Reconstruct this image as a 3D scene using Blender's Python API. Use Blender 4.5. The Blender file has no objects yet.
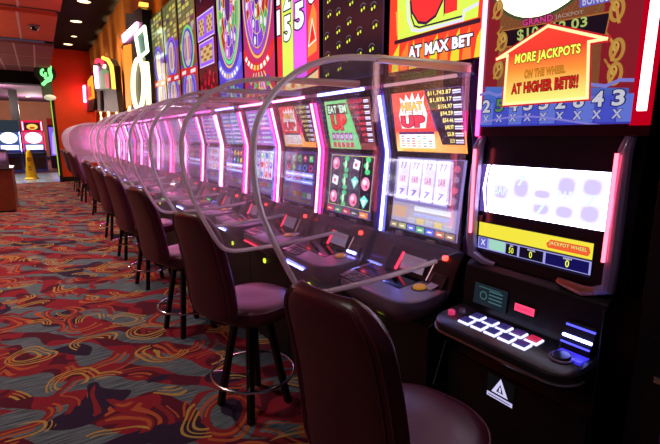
import bpy, bmesh, math, random
from mathutils import Vector, Matrix
random.seed(7)
SC = bpy.context.scene
COL = SC.collection
R = math.radians

# ------------------------------------------------------------------ camera
F_PX, YAW, PITCH, CAM_H = 440.0, R(33.1), R(11.06), 1.5
cd = bpy.data.cameras.new('camera'); cam = bpy.data.objects.new('camera', cd); COL.objects.link(cam)
cam.location = (0, 0, CAM_H); cam.rotation_euler = (R(90) - PITCH, 0, -YAW)
cd.sensor_width = 36; cd.lens = F_PX / 660 * 36; cd.clip_start = 0.05; cd.clip_end = 200
SC.camera = cam
# ------------------------------------------------------------------ world, exposure
W = bpy.data.worlds.new('world'); SC.world = W; W.use_nodes = True
W.node_tree.nodes['Background'].inputs[0].default_value = (0.52, 0.36, 0.58, 1)
W.node_tree.nodes['Background'].inputs[1].default_value = 0.075
SC.view_settings.view_transform = 'Standard'; SC.view_settings.look = 'None'
SC.view_settings.exposure = 0.28; SC.view_settings.gamma = 1.0
SC.cycles.transparent_max_bounces = 48
SC.cycles.max_bounces = 8
SC.cycles.sample_clamp_indirect = 4.0
SC.cycles.caustics_reflective = False; SC.cycles.caustics_refractive = False

def lamp(name, kind, loc, energy, color=(1, 1, 1), size=0.3, rot=(0, 0, 0), spot=None):
    d = bpy.data.lights.new(name, kind); d.energy = energy; d.color = color
    if kind == 'AREA': d.size = size; d.shape = 'DISK'
    else: d.shadow_soft_size = size
    if spot: d.spot_size = R(spot); d.spot_blend = 0.7
    o = bpy.data.objects.new(name, d); COL.objects.link(o); o.location = loc; o.rotation_euler = rot
    return o
# unseen downlights over the aisle, placed to light its carpet
for (x, y, e) in ((-0.8, 1.0, 9), (-0.5, 4.2, 25), (-0.4, 7.0, 30), (-0.5, 10.5, 30), (-1.0, 14.5, 28), (-1.0, 19.0, 130), (-3.5, 5.5, 26), (-3.5, 11, 26)):
    lamp('aisle_downlight', 'SPOT', (x, y, 3.5), e * 5.8, (1.0, 0.9, 0.82), 0.12, (0, 0, 0), 110)

# unseen fill lamps, added to brighten the tiled ceiling and the far hall
for (x, y, e) in ((-3.0, 6.5, 60), (-3.0, 11.0, 60), (-3.2, 15.5, 45)):
    lamp('ceiling_fill', 'SPOT', (x, y, 1.9), e * 7.5, (1.0, 0.70, 0.48), 0.3, (R(180), 0, 0), 150)
for (x, y, e) in ((-3.5, 26, 90), (0.0, 29.5, 90), (-1.2, 24.0, 40)):
    lamp('hall_fill', 'POINT', (x, y, 2.9), e * 3.6, (1.0, 0.74, 0.66), 0.2)

for (x, y, e) in ((0.95, 8.6, 70), (0.98, 11.0, 60), (0.99, 13.2, 60), (1.0, 15.6, 150)):
    lamp('bulkhead_downlight', 'SPOT', (x, y, 4.18), e, (1.0, 0.84, 0.62), 0.1, (0, 0, 0), 120)

# ------------------------------------------------------------------ ray helpers (turn a photo point into a place on a real plane)
_f = Vector((math.sin(YAW) * math.cos(PITCH), math.cos(YAW) * math.cos(PITCH), -math.sin(PITCH)))
_r = Vector((math.cos(YAW), -math.sin(YAW), 0)); _u = _r.cross(_f)
def ray(x, y): return _f + _r * ((x - 330) / F_PX) - _u * ((y - 222) / F_PX)
def atX(x, y, X): r = ray(x, y); p = r * (X / r.x); p.z += CAM_H; return p
def atY(x, y, Y): r = ray(x, y); p = r * (Y / r.y); p.z += CAM_H; return p
def atZ(x, y, Z): r = ray(x, y); p = r * ((Z - CAM_H) / r.z); p.z += CAM_H; return p

def lin(c, s=1.0):
    o = []
    for v in c:
        v = v / 255.0
        o.append((v / 12.92 if v <= 0.04045 else ((v + 0.055) / 1.055) ** 2.4) * s)
    return tuple(o)

# ------------------------------------------------------------------ materials
MATS = {}
def mat(name, color, rough=0.5, metal=0.0, emit=None, strength=0, spec=0.5, coat=0, bump=0, bscale=200):
    if name in MATS: return MATS[name]
    m = bpy.data.materials.new(name); m.use_nodes = True; nt = m.node_tree
    b = nt.nodes['Principled BSDF']
    b.inputs['Base Color'].default_value = (*lin(color), 1); b.inputs['Roughness'].default_value = rough
    b.inputs['Metallic'].default_value = metal; b.inputs['Specular IOR Level'].default_value = spec
    b.inputs['Coat Weight'].default_value = coat
    if emit: b.inputs['Emission Color'].default_value = (*lin(emit), 1); b.inputs['Emission Strength'].default_value = strength
    tc = nt.nodes.new('ShaderNodeTexCoord'); n = nt.nodes.new('ShaderNodeTexNoise'); n.inputs['Scale'].default_value = bscale
    nt.links.new(tc.outputs['Object'], n.inputs['Vector'])
    if bump:
        bp = nt.nodes.new('ShaderNodeBump'); bp.inputs['Strength'].default_value = bump; bp.inputs['Distance'].default_value = 0.002
        nt.links.new(n.outputs['Fac'], bp.inputs['Height']); nt.links.new(bp.outputs['Normal'], b.inputs['Normal'])
    MATS[name] = m; return m
BLACK = mat('black_plastic', (22, 20, 24), 0.35)
CABINET = mat('cabinet_black', (10, 9, 12), 0.5)
DECKM = mat('deck_grey', (128, 112, 138), 0.28, 0.25)
DECKDARK = mat('deck_black', (30, 28, 33), 0.28)
GLOSS = mat('glossy_black', (10, 10, 14), 0.08)
CHROME = mat('chrome', (200, 195, 200), 0.15, 1.0)
SILVER = mat('silver_trim', (150, 145, 155), 0.28, 0.9)
LEATHER = mat('maroon_vinyl', (72, 18, 37), 0.36, bump=0.25, bscale=120)
PIPING = mat('maroon_piping', (96, 40, 52), 0.4)
LEGM = mat('black_metal', (20, 18, 20), 0.35, 0.4)
GOLD = mat('gold_button', (215, 150, 40), 0.3, 0.2, (215, 150, 40), 0.25)
WHITEM = mat('white_card', (200, 195, 200), 0.5)

def emis(name, color, strength):
    if name in MATS: return MATS[name]
    m = bpy.data.materials.new(name); m.use_nodes = True; nt = m.node_tree; nt.nodes.clear()
    o = nt.nodes.new('ShaderNodeOutputMaterial'); e = nt.nodes.new('ShaderNodeEmission')
    e.inputs[0].default_value = (*lin(color), 1); e.inputs[1].default_value = strength
    nt.links.new(e.outputs[0], o.inputs[0]); MATS[name] = m; return m
NEON = {
    'blue': emis('neon_blue_white', (130, 140, 255), 17.0),
    'pink': emis('neon_pink', (255, 110, 175), 17.0),
    'magenta': emis('neon_magenta', (255, 50, 140), 8.0),
    'white': emis('neon_white_pink', (255, 150, 215), 17.0),
    'red': emis('neon_red', (255, 50, 80), 2.2),
    'dim': emis('neon_dim', (230, 170, 180), 0.8),
    'amber': emis('neon_amber', (255, 170, 60), 3.0),
    'green': emis('neon_green', (110, 235, 120), 2.0),
    'cream': emis('neon_cream', (255, 240, 180), 2.6),
}
def art_material():
    m = bpy.data.materials.new('lit_screen_art'); m.use_nodes = True; nt = m.node_tree; nt.nodes.clear()
    o = nt.nodes.new('ShaderNodeOutputMaterial'); e = nt.nodes.new('ShaderNodeEmission'); a = nt.nodes.new('ShaderNodeAttribute')
    g = nt.nodes.new('ShaderNodeBsdfGlossy'); g.inputs['Roughness'].default_value = 0.12; g.inputs[0].default_value = (1, 1, 1, 1)
    fr = nt.nodes.new('ShaderNodeFresnel'); ge = nt.nodes.new('ShaderNodeNewGeometry'); io = nt.nodes.new('ShaderNodeMapRange'); io.inputs[3].default_value = 1.35; io.inputs[4].default_value = 1 / 1.35; nt.links.new(ge.outputs['Backfacing'], io.inputs[0]); nt.links.new(io.outputs[0], fr.inputs[0]); mx = nt.nodes.new('ShaderNodeMixShader')
    a.attribute_name = 'Col'; nt.links.new(a.outputs['Color'], e.inputs[0]); e.inputs[1].default_value = 1.0
    nt.links.new(fr.outputs[0], mx.inputs[0]); nt.links.new(e.outputs[0], mx.inputs[1]); nt.links.new(g.outputs[0], mx.inputs[2])
    nt.links.new(mx.outputs[0], o.inputs[0]); return m
ART = art_material()
def paint_material():
    m = bpy.data.materials.new('printed_art'); m.use_nodes = True; nt = m.node_tree; b = nt.nodes['Principled BSDF']
    a = nt.nodes.new('ShaderNodeAttribute'); a.attribute_name = 'Col'
    nt.links.new(a.outputs['Color'], b.inputs['Base Color']); b.inputs['Roughness'].default_value = 0.5; return m
PAINT = paint_material()

def acrylic():
    m = bpy.data.materials.new('clear_acrylic'); m.use_nodes = True; nt = m.node_tree; nt.nodes.clear(); N = nt.nodes.new; L = nt.links.new
    o = N('ShaderNodeOutputMaterial'); t = N('ShaderNodeBsdfTransparent'); t.inputs[0].default_value = (0.975, 0.965, 0.985, 1)
    g = N('ShaderNodeBsdfGlossy'); g.inputs['Roughness'].default_value = 0.05; g.inputs[0].default_value = (1, 1, 1, 1)
    d = N('ShaderNodeBsdfDiffuse'); d.inputs[0].default_value = (0.85, 0.72, 0.82, 1); tr = N('ShaderNodeBsdfTranslucent'); tr.inputs[0].default_value = (0.8, 0.75, 0.8, 1)
    lw = N('ShaderNodeFresnel'); ge = N('ShaderNodeNewGeometry'); io = N('ShaderNodeMapRange'); io.inputs[3].default_value = 1.55; io.inputs[4].default_value = 1 / 1.55; L(ge.outputs['Backfacing'], io.inputs[0]); L(io.outputs[0], lw.inputs[0])
    m1 = N('ShaderNodeMixShader'); m2 = N('ShaderNodeMixShader'); m3 = N('ShaderNodeMixShader'); m3.inputs[0].default_value = 0.5
    tc = N('ShaderNodeTexCoord'); n = N('ShaderNodeTexNoise'); n.inputs['Scale'].default_value = 5; n.inputs['Detail'].default_value = 6
    mr = N('ShaderNodeMapRange'); mr.inputs[1].default_value = 0.35; mr.inputs[2].default_value = 0.75; mr.inputs[3].default_value = 0.055; mr.inputs[4].default_value = 0.14
    L(tc.outputs['Object'], n.inputs['Vector']); L(n.outputs['Fac'], mr.inputs[0])
    L(d.outputs[0], m3.inputs[1]); L(tr.outputs[0], m3.inputs[2])
    L(mr.outputs[0], m1.inputs[0]); L(t.outputs[0], m1.inputs[1]); L(m3.outputs[0], m1.inputs[2])
    L(lw.outputs[0], m2.inputs[0]); L(m1.outputs[0], m2.inputs[1]); L(g.outputs[0], m2.inputs[2]); L(m2.outputs[0], o.inputs[0]); return m
ACRYLIC = acrylic()
def frosted():
    m = bpy.data.materials.new('polished_acrylic_edge'); m.use_nodes = True; nt = m.node_tree; nt.nodes.clear(); N = nt.nodes.new; L = nt.links.new
    o = N('ShaderNodeOutputMaterial'); d = N('ShaderNodeBsdfDiffuse'); d.inputs[0].default_value = (0.95, 0.88, 0.93, 1)
    tr = N('ShaderNodeBsdfTranslucent'); tr.inputs[0].default_value = (1.0, 0.92, 0.97, 1)
    m3 = N('ShaderNodeMixShader'); m3.inputs[0].default_value = 0.55; g = N('ShaderNodeBsdfGlossy'); g.inputs['Roughness'].default_value = 0.2
    m2 = N('ShaderNodeMixShader'); m2.inputs[0].default_value = 0.12
    t = N('ShaderNodeBsdfTransparent'); m4 = N('ShaderNodeMixShader'); m4.inputs[0].default_value = 0.12
    L(d.outputs[0], m3.inputs[1]); L(tr.outputs[0], m3.inputs[2]); L(m3.outputs[0], m2.inputs[1]); L(g.outputs[0], m2.inputs[2])
    L(m2.outputs[0], m4.inputs[1]); L(t.outputs[0], m4.inputs[2]); L(m4.outputs[0], o.inputs[0]); return m
EDGE = frosted()

def carpet():
    m = bpy.data.materials.new('swirl_carpet'); m.use_nodes = True; nt = m.node_tree; b = nt.nodes['Principled BSDF']; N = nt.nodes.new; L = nt.links.new
    b.inputs['Roughness'].default_value = 0.95; b.inputs['Specular IOR Level'].default_value = 0.15
    tc = N('ShaderNodeTexCoord')
    def noise(scale, detail=2, loc=(0, 0, 0), sc=(1, 1, 1)):
        mp = N('ShaderNodeMapping'); mp.inputs['Location'].default_value = loc; mp.inputs['Scale'].default_value = sc
        L(tc.outputs['Object'], mp.inputs['Vector']); n = N('ShaderNodeTexNoise'); n.inputs['Scale'].default_value = scale; n.inputs['Detail'].default_value = detail
        L(mp.outputs[0], n.inputs['Vector']); return n
    def ramp(src, stops, interp='LINEAR'):
        r = N('ShaderNodeValToRGB'); r.color_ramp.interpolation = interp; e = r.color_ramp.elements
        while len(e) > 1: e.remove(e[0])
        e[0].position = stops[0][0]; e[0].color = (*stops[0][1], 1)
        for p, c in stops[1:]: x = e.new(p); x.color = (*c, 1)
        L(src, r.inputs[0]); return r
    def mix(f, a, b_):
        x = N('ShaderNodeMix'); x.data_type = 'RGBA'
        L(f, x.inputs[0]); L(a, x.inputs[6]); L(b_, x.inputs[7]); return x.outputs[2]
    def math_(op, a, b_=None, c=None):
        x = N('ShaderNodeMath'); x.operation = op
        for i, v in enumerate((a, b_, c)):
            if v is None: continue
            if isinstance(v, (int, float)): x.inputs[i].default_value = v
            else: L(v, x.inputs[i])
        return x.outputs[0]
    # warped coordinates
    wn = noise(2.1, 1); sub = N('ShaderNodeVectorMath'); sub.operation = 'SUBTRACT'; L(wn.outputs['Color'], sub.inputs[0]); sub.inputs[1].default_value = (.5, .5, .5)
    sc = N('ShaderNodeVectorMath'); sc.operation = 'SCALE'; L(sub.outputs[0], sc.inputs[0]); sc.inputs[3].default_value = 0.34
    ad = N('ShaderNodeVectorMath'); L(tc.outputs['Object'], ad.inputs[0]); L(sc.outputs[0], ad.inputs[1])
    # base: grey-teal with fine thread streaks
    st = noise(1.0, 3, sc=(6, 90, 1))
    base = ramp(st.outputs['Fac'], [(0.35, lin((58, 68, 74))), (0.65, lin((108, 120, 124)))])
    # big dark red swooshes
    w = N('ShaderNodeTexWave'); w.wave_type = 'BANDS'; w.bands_direction = 'DIAGONAL'; w.inputs['Scale'].default_value = 1.3; w.inputs['Distortion'].default_value = 5.5
    w.inputs['Detail'].default_value = 0.6; w.inputs['Detail Scale'].default_value = 1.2; L(ad.outputs[0], w.inputs['Vector'])
    redm = ramp(w.outputs['Fac'], [(0.0, (0, 0, 0)), (0.46, (1, 1, 1))], 'CONSTANT')
    rn = noise(3.0, 1, (3, 1, 0)); red = ramp(rn.outputs['Fac'], [(0.0, lin((82, 22, 38))), (0.5, lin((132, 30, 42)))], 'CONSTANT')
    c1 = mix(redm.outputs[0], base.outputs[0], red.outputs[0])
    # navy patches
    nn = noise(1.9, 1, (9, 4, 0)); nm = ramp(nn.outputs['Fac'], [(0.0, (0, 0, 0)), (0.62, (1, 1, 1))], 'CONSTANT')
    nv = N('ShaderNodeRGB'); nv.outputs[0].default_value = (*lin((44, 30, 52)), 1); c1 = mix(nm.outputs[0], c1, nv.outputs[0])
    # flame arcs: rings around jittered cells, gated by noise
    def arcs(c, scale, loc, bands, colr, gate_lo):
        mp = N('ShaderNodeMapping'); mp.inputs['Location'].default_value = loc; L(ad.outputs[0], mp.inputs['Vector'])
        v = N('ShaderNodeTexVoronoi'); v.voronoi_dimensions = '2D'; v.inputs['Scale'].default_value = scale; v.inputs['Randomness'].default_value = 0.7; L(mp.outputs[0], v.inputs['Vector'])
        stops = [(0.0, (0, 0, 0))]
        for a, b_ in bands: stops += [(a, (1, 1, 1)), (b_, (0, 0, 0))]
        r = ramp(v.outputs['Distance'], stops, 'CONSTANT')
        g = noise(2.4, 0, (loc[0] + 5, loc[1], 0)); gr = ramp(g.outputs['Fac'], [(0.0, (0, 0, 0)), (gate_lo, (1, 1, 1))], 'CONSTANT')
        f = math_('MULTIPLY', r.outputs[0], gr.outputs[0])
        cn = N('ShaderNodeRGB'); cn.outputs[0].default_value = (*lin(colr), 1)
        return mix(f, c, cn.outputs[0])
    c1 = arcs(c1, 2.3, (0.3, 0.1, 0), [(0.24, 0.37), (0.52, 0.60)], (128, 36, 42), 0.48)
    c1 = arcs(c1, 2.3, (0.3, 0.1, 0), [(0.30, 0.34), (0.40, 0.45), (0.63, 0.66)], (168, 82, 46), 0.53)
    c1 = arcs(c1, 2.6, (2.3, 1.7, 0), [(0.20, 0.245), (0.29, 0.315), (0.36, 0.40)], (172, 138, 66), 0.53)
    # thread variation
    fn = noise(160, 2); fr = ramp(fn.outputs['Fac'], [(0.3, (0.75, 0.75, 0.75)), (0.7, (1.15, 1.15, 1.15))])
    mm = N('ShaderNodeMix'); mm.data_type = 'RGBA'; mm.blend_type = 'MULTIPLY'; mm.inputs[0].default_value = 1; L(c1, mm.inputs[6]); L(fr.outputs[0], mm.inputs[7])
    L(mm.outputs[2], b.inputs['Base Color'])
    bp = N('ShaderNodeBump'); bp.inputs['Strength'].default_value = 0.3; bp.inputs['Distance'].default_value = 0.003; L(fn.outputs['Fac'], bp.inputs['Height']); L(bp.outputs[0], b.inputs['Normal'])
    return m

# ------------------------------------------------------------------ geometry helpers
def link(name, bm, m, parent=None, loc=None, smooth=False, bevel=0, angle=35):
    me = bpy.data.meshes.new(name); bmesh.ops.recalc_face_normals(bm, faces=bm.faces); bm.to_mesh(me); bm.free()
    for x in (m if isinstance(m, (list, tuple)) else [m]): me.materials.append(x)
    o = bpy.data.objects.new(name, me); COL.objects.link(o)
    if parent: o.parent = parent
    if loc: o.location = loc
    if smooth:
        for p in me.polygons: p.use_smooth = True
        me.set_sharp_from_angle(angle=R(angle))
    if bevel:
        md = o.modifiers.new('bevel', 'BEVEL'); md.width = bevel; md.segments = 2; md.limit_method = 'ANGLE'
    return o
def tag(o, label=None, cat=None, group=None, kind=None):
    if label: o['label'] = label
    if cat: o['category'] = cat
    if group: o['group'] = group
    if kind: o['kind'] = kind
    return o
def empty(name, loc, label, cat, group=None, rz=0):
    o = bpy.data.objects.new(name, None); COL.objects.link(o); o.location = loc; o.rotation_euler.z = rz; o.empty_display_size = 0.1
    return tag(o, label, cat, group)
def box(bm, x0, x1, y0, y1, z0, z1):
    vs = [bm.verts.new(p) for p in ((x0, y0, z0), (x1, y0, z0), (x1, y1, z0), (x0, y1, z0), (x0, y0, z1), (x1, y0, z1), (x1, y1, z1), (x0, y1, z1))]
    for f in ((0, 3, 2, 1), (4, 5, 6, 7), (0, 1, 5, 4), (1, 2, 6, 5), (2, 3, 7, 6), (3, 0, 4, 7)): bm.faces.new([vs[i] for i in f])
    return bm
def B(*a): return box(bmesh.new(), *a)
def prism(bm, prof, y0, y1):      # prof: list of (x,z)
    a = [bm.verts.new((x, y0, z)) for x, z in prof]; b = [bm.verts.new((x, y1, z)) for x, z in prof]; n = len(prof)
    bm.faces.new(a); bm.faces.new(b[::-1])
    for i in range(n): bm.faces.new((a[i], b[i], b[(i + 1) % n], a[(i + 1) % n]))
    return bm
def loft(bm, rings, cap=True):
    V = [[bm.verts.new(p) for p in r] for r in rings]; n = len(V[0])
    for a, b in zip(V, V[1:]):
        for i in range(n): bm.faces.new((a[i], a[(i + 1) % n], b[(i + 1) % n], b[i]))
    if cap: bm.faces.new(V[0][::-1]); bm.faces.new(V[-1])
    return bm
def tube(bm, pts, r, seg=8, closed=False, flat=None):
    pts = [Vector(p) for p in pts]; n = len(pts); rings = []
    up = Vector((0, 0, 1)); prev = None
    for i, p in enumerate(pts):
        a = pts[(i - 1) % n] if (closed or i > 0) else p; b = pts[(i + 1) % n] if (closed or i < n - 1) else p
        t = (b - a).normalized()
        if prev is None:
            s = t.cross(up if abs(t.z) < 0.95 else Vector((0, 1, 0))).normalized()
        else:
            s = (prev - t * prev.dot(t)).normalized()
        prev = s; w = t.cross(s); rr = r[i] if isinstance(r, (list, tuple)) else r
        rings.append([p + (s * math.cos(2 * math.pi * k / seg) + w * math.sin(2 * math.pi * k / seg)) * rr for k in range(seg)])
    if closed: rings.append(rings[0])
    return loft(bm, rings, cap=not closed)
def roundrect(hx0, hx1, hy, rad, seg=6, back_rad=0.01):  # outline in x,y; x from hx0 (front) to hx1 (back)
    pts = []
    def arc(cx, cy, r, a0, a1):
        for i in range(seg + 1):
            a = R(a0 + (a1 - a0) * i / seg); pts.append((cx + r * math.cos(a), cy + r * math.sin(a)))
    arc(hx0 + rad, -hy + rad, rad, 180, 270); arc(hx1 - back_rad, -hy + back_rad, back_rad, 270, 360)
    arc(hx1 - back_rad, hy - back_rad, back_rad, 0, 90); arc(hx0 + rad, hy - rad, rad, 90, 180)
    return pts
def disc(bm, c, n, r, h, seg=20, top=1.0):
    c = Vector(c); n = Vector(n).normalized(); s = n.cross(Vector((0, 1, 0))).normalized(); w = n.cross(s)
    f = lambda rr, d: [c + n * d + (s * math.cos(2 * math.pi * k / seg) + w * math.sin(2 * math.pi * k / seg)) * rr for k in range(seg)]
    return loft(bm, [f(r, 0), f(r, h * .7), f(r * .88 * top, h)])

# ------------------------------------------------------------------ text and art
_txt = {}
def glyphs(s, offset=0.0):
    key = (s, offset)
    if key in _txt: return _txt[key]
    cu = bpy.data.curves.new('t', 'FONT'); cu.body = s; cu.size = 1; cu.offset = offset; cu.resolution_u = 3; cu.fill_mode = 'FRONT'; cu.space_character = 1.08
    o = bpy.data.objects.new('t', cu); COL.objects.link(o); bpy.context.view_layer.update()
    ev = o.evaluated_get(bpy.context.evaluated_depsgraph_get()); me = ev.to_mesh(); me.calc_loop_triangles()
    vs = [(v.co.x, v.co.y) for v in me.vertices]; ts = [tuple(t.vertices) for t in me.loop_triangles]; ev.to_mesh_clear()
    bpy.data.objects.remove(o); bpy.data.curves.remove(cu)
    _txt[key] = (vs, ts); return _txt[key]
def ell(cu, cv, ru, rv, n=18, a0=0, a1=360):
    full = abs(a1 - a0) >= 360; m = n if full else n + 1
    return [(cu + ru * math.cos(R(a0 + (a1 - a0) * i / n)), cv + rv * math.sin(R(a0 + (a1 - a0) * i / n))) for i in range(m)]
class Art:
    """flat picture on a screen: coloured shapes a fraction of a millimetre apart, all one mesh, plus the screen's own body"""
    STEP = 0.0005
    def __init__(s, O, U, V, w, h, bg, gain=1.0):
        s.O = Vector(O); s.U = Vector(U).normalized(); s.V = Vector(V).normalized(); s.N = s.U.cross(s.V).normalized()
        s.w, s.h, s.gain = w, h, gain; s.F = []; s.lay = 1
        s.quad(0, 0, w, h, bg)
    def c(s, col, g=None):
        g = s.gain if g is None else g; return (*lin(col, g), 1)
    def poly(s, pts, col, g=None):
        c = [s.c(x, g) for x in col] if isinstance(col[0], (tuple, list)) else [s.c(col, g)] * len(pts)
        s.F.append(([tuple(p) for p in pts], c, s.lay)); return s
    def quad(s, u0, v0, u1, v1, col, g=None):
        s.poly([(u0, v0), (u1, v0), (u1, v1), (u0, v1)], col, g); return s
    def up(s): s.lay += 1; return s
    def ring(s, cu, cv, ru, rv, t, col, g=None, n=28, a0=0, a1=360):
        o = ell(cu, cv, ru, rv, n, a0, a1); i = ell(cu, cv, ru - t, rv - t, n, a0, a1); m = len(o)
        for k in range(m if abs(a1 - a0) >= 360 else m - 1): s.poly([o[k], o[(k + 1) % m], i[(k + 1) % m], i[k]], col, g)
        return s
    def line(s, pts, t, col, g=None, closed=False):
        n = len(pts)
        for k in range(n if closed else n - 1):
            a = Vector(pts[k]); b = Vector(pts[(k + 1) % n]); d = (b - a).normalized(); p = Vector((-d.y, d.x)) * t / 2; e = d * t / 2
            s.poly([a - e - p, b + e - p, b + e + p, a - e + p], col, g)
        return s
    def text(s, string, q, col, outline=None, thick=0.015, ow=0.035, g=None, og=None):
        # q: bl, br, tr, tl in uv
        if len(q) == 4 and not isinstance(q[0], (tuple, list, Vector)): u0, v0, u1, v1 = q; q = [(u0, v0), (u1, v0), (u1, v1), (u0, v1)]
        vs, ts = glyphs(string, thick); x0 = min(v[0] for v in vs); x1 = max(v[0] for v in vs); y0 = min(v[1] for v in vs); y1 = max(v[1] for v in vs)
        q = [Vector(p) for p in q]
        def mp(v):
            a = (v[0] - x0) / (x1 - x0); b = (v[1] - y0) / (y1 - y0)
            return (q[0] * (1 - a) + q[1] * a) * (1 - b) + (q[3] * (1 - a) + q[2] * a) * b
        if outline:
            vo, to = glyphs(string, thick + ow)
            for t in to: s.poly([mp(vo[i]) for i in t], outline, og)
            s.up()
        for t in ts: s.poly([mp(vs[i]) for i in t], col, g)
        return s
    def px(s, x, y):
        r = ray(x, y); o = Vector((0, 0, CAM_H)); t = (s.O - o).dot(s.N) / r.dot(s.N); p = o + r * t - s.O
        return (p.dot(s.U), p.dot(s.V))
    def clip(s):
        out = []
        for pts, c, l in s.F:
            P = [(p[0], p[1], cc) for p, cc in zip(pts, c)]
            for ax, lim, sg in ((0, 0, 1), (0, s.w, -1), (1, 0, 1), (1, s.h, -1)):
                Q = []
                for i in range(len(P)):
                    a, b = P[i], P[(i + 1) % len(P)]; da = (a[ax] - lim) * sg; db = (b[ax] - lim) * sg
                    if da >= -1e-9: Q.append(a)
                    if (da > 1e-9 and db < -1e-9) or (da < -1e-9 and db > 1e-9):
                        t = da / (da - db); Q.append((a[0] + (b[0] - a[0]) * t, a[1] + (b[1] - a[1]) * t, tuple(x + (y - x) * t for x, y in zip(a[2], b[2]))))
                P = Q
                if len(P) < 3: break
            if len(P) >= 3: out.append((P, l))
        return out
    def build(s, name, parent=None, m=None, bodymat=None, thick=0.012, inv=None):
        bm = bmesh.new(); cl = bm.loops.layers.float_color.new('Col'); bend = getattr(s, 'bend', None)
        off = Vector((0, 0, 0)); rotz = 0; pp = parent
        while pp: off = off + pp.location; pp = pp.parent
        Mi = Matrix.Rotation(-rotz, 3, 'Z')
        for P, l in s.clip():
            try: f = bm.faces.new([bm.verts.new(Mi @ (s.O + s.U * u + s.V * v + s.N * (l * s.STEP) - off)) for u, v, _ in P])
            except ValueError: continue
            if f.normal.dot(Mi @ s.N) < 0 or True: f.normal_update()
            for lp, (_, _, c) in zip(f.loops, P): lp[cl] = c
            f.material_index = 0
        # body
        c = [Mi @ (s.O + s.U * u + s.V * v - s.N * d - off) for d in (0, thick) for u, v in ((0, 0), (s.w, 0), (s.w, s.h), (0, s.h))]
        vs = [bm.verts.new(p) for p in c]
        for ix in ((0, 1, 2, 3), (4, 7, 6, 5), (0, 4, 5, 1), (1, 5, 6, 2), (2, 6, 7, 3), (3, 7, 4, 0)):
            f = bm.faces.new([vs[i] for i in ix]); f.material_index = 1
        me = bpy.data.meshes.new(name); bm.to_mesh(me); bm.free(); me.materials.append(m or ART); me.materials.append(bodymat or BLACK)
        o = bpy.data.objects.new(name, me); COL.objects.link(o); o.parent = parent
        return o

# ================================================================== THE SETTING
def struct(name, bm, m, **k):
    o = link(name, bm, m, **k); o['kind'] = 'structure'; return o
def noisy(name, color, rough=0.8, scale=3, amt=0.15, bump=0.1):
    m = bpy.data.materials.new(name); m.use_nodes = True; nt = m.node_tree; b = nt.nodes['Principled BSDF']; N = nt.nodes.new; L = nt.links.new
    tc = N('ShaderNodeTexCoord'); n = N('ShaderNodeTexNoise'); n.inputs['Scale'].default_value = scale; n.inputs['Detail'].default_value = 5; L(tc.outputs['Object'], n.inputs['Vector'])
    r = N('ShaderNodeValToRGB'); c = lin(color); r.color_ramp.elements[0].color = (*[v * (1 - amt) for v in c], 1); r.color_ramp.elements[1].color = (*[v * (1 + amt) for v in c], 1)
    L(n.outputs['Fac'], r.inputs[0]); L(r.outputs[0], b.inputs['Base Color']); b.inputs['Roughness'].default_value = rough; b.inputs['Specular IOR Level'].default_value = 0.3
    return m
ORANGE = noisy('orange_paint', (228, 78, 30), 0.75)
GOLDWALL = noisy('gold_orange_plaster', (238, 146, 62), 0.8)
RUST = noisy('rust_ceiling_tile', (176, 72, 44), 0.9)
MAUVE = noisy('mauve_ceiling_tile', (128, 78, 84), 0.9)
DARKC = noisy('black_ceiling_paint', (14, 12, 14), 0.9)
BEIGE = noisy('tan_paint', (160, 110, 84), 0.85)
TILE = noisy('grey_floor_tile', (120, 128, 138), 0.22, 1.5)
GREENGREY = noisy('grey_green_paint', (92, 104, 96), 0.7)
WOOD = noisy('brown_wood_laminate', (118, 58, 32), 0.4, 8, 0.3)
bm = bmesh.new(); bm.faces.new([bm.verts.new(p) for p in ((-9, -2, 0), (3.2, -2, 0), (3.2, 38, 0), (-9, 38, 0))])
struct('floor', bm, carpet())
struct('trim_1', B(-9, 0.52, 17.3, 21.6, 0.0, 0.006), TILE)      # polished tile crossing
# right wall: shallow vertical flutes, gold orange plaster
WX, CZ = 1.72, 4.55
bm = bmesh.new(); prof = []
n = 400
for i in range(n + 1):
    y = -2 + 19.2 * i / n
    prof.append((WX - 0.03 * abs(math.sin(math.pi * y / 1.15)) ** 0.8, y))
prof += [(WX + 0.15, 17.2), (WX + 0.15, -2)]
loft(bm, [[(x, y, 0) for x, y in prof], [(x, y, CZ) for x, y in prof]])
struct('wall_right', bm, GOLDWALL, smooth=True, angle=60)
# end wall, orange, with black skirting
struct('wall_back', B(0.56, 3.2, 17.2, 17.5, 0.0, 4.24), ORANGE)
struct('baseboard_back', B(0.56, 3.2, 17.17, 17.2, 0.0, 0.16), CABINET)
struct('wall_left', B(-9.2, -9, -2, 38, 0, 4.5), BEIGE)
struct('wall_far', B(-9, 3.2, 34, 34.2, 0, 4.4), BEIGE)
struct('baseboard_far', B(-9, 3.2, 33.96, 34, 0, 0.2), CABINET)
# pillar beside the end wall: grey-green above, black corner with a green light line
struct('wall_pillar', B(0.26, 0.56, 17.1, 17.5, 2.72, 4.1), GREENGREY)
struct('trim_2', B(0.47, 0.56, 17.08, 17.5, 0.0, 2.72), CABINET)
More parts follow.
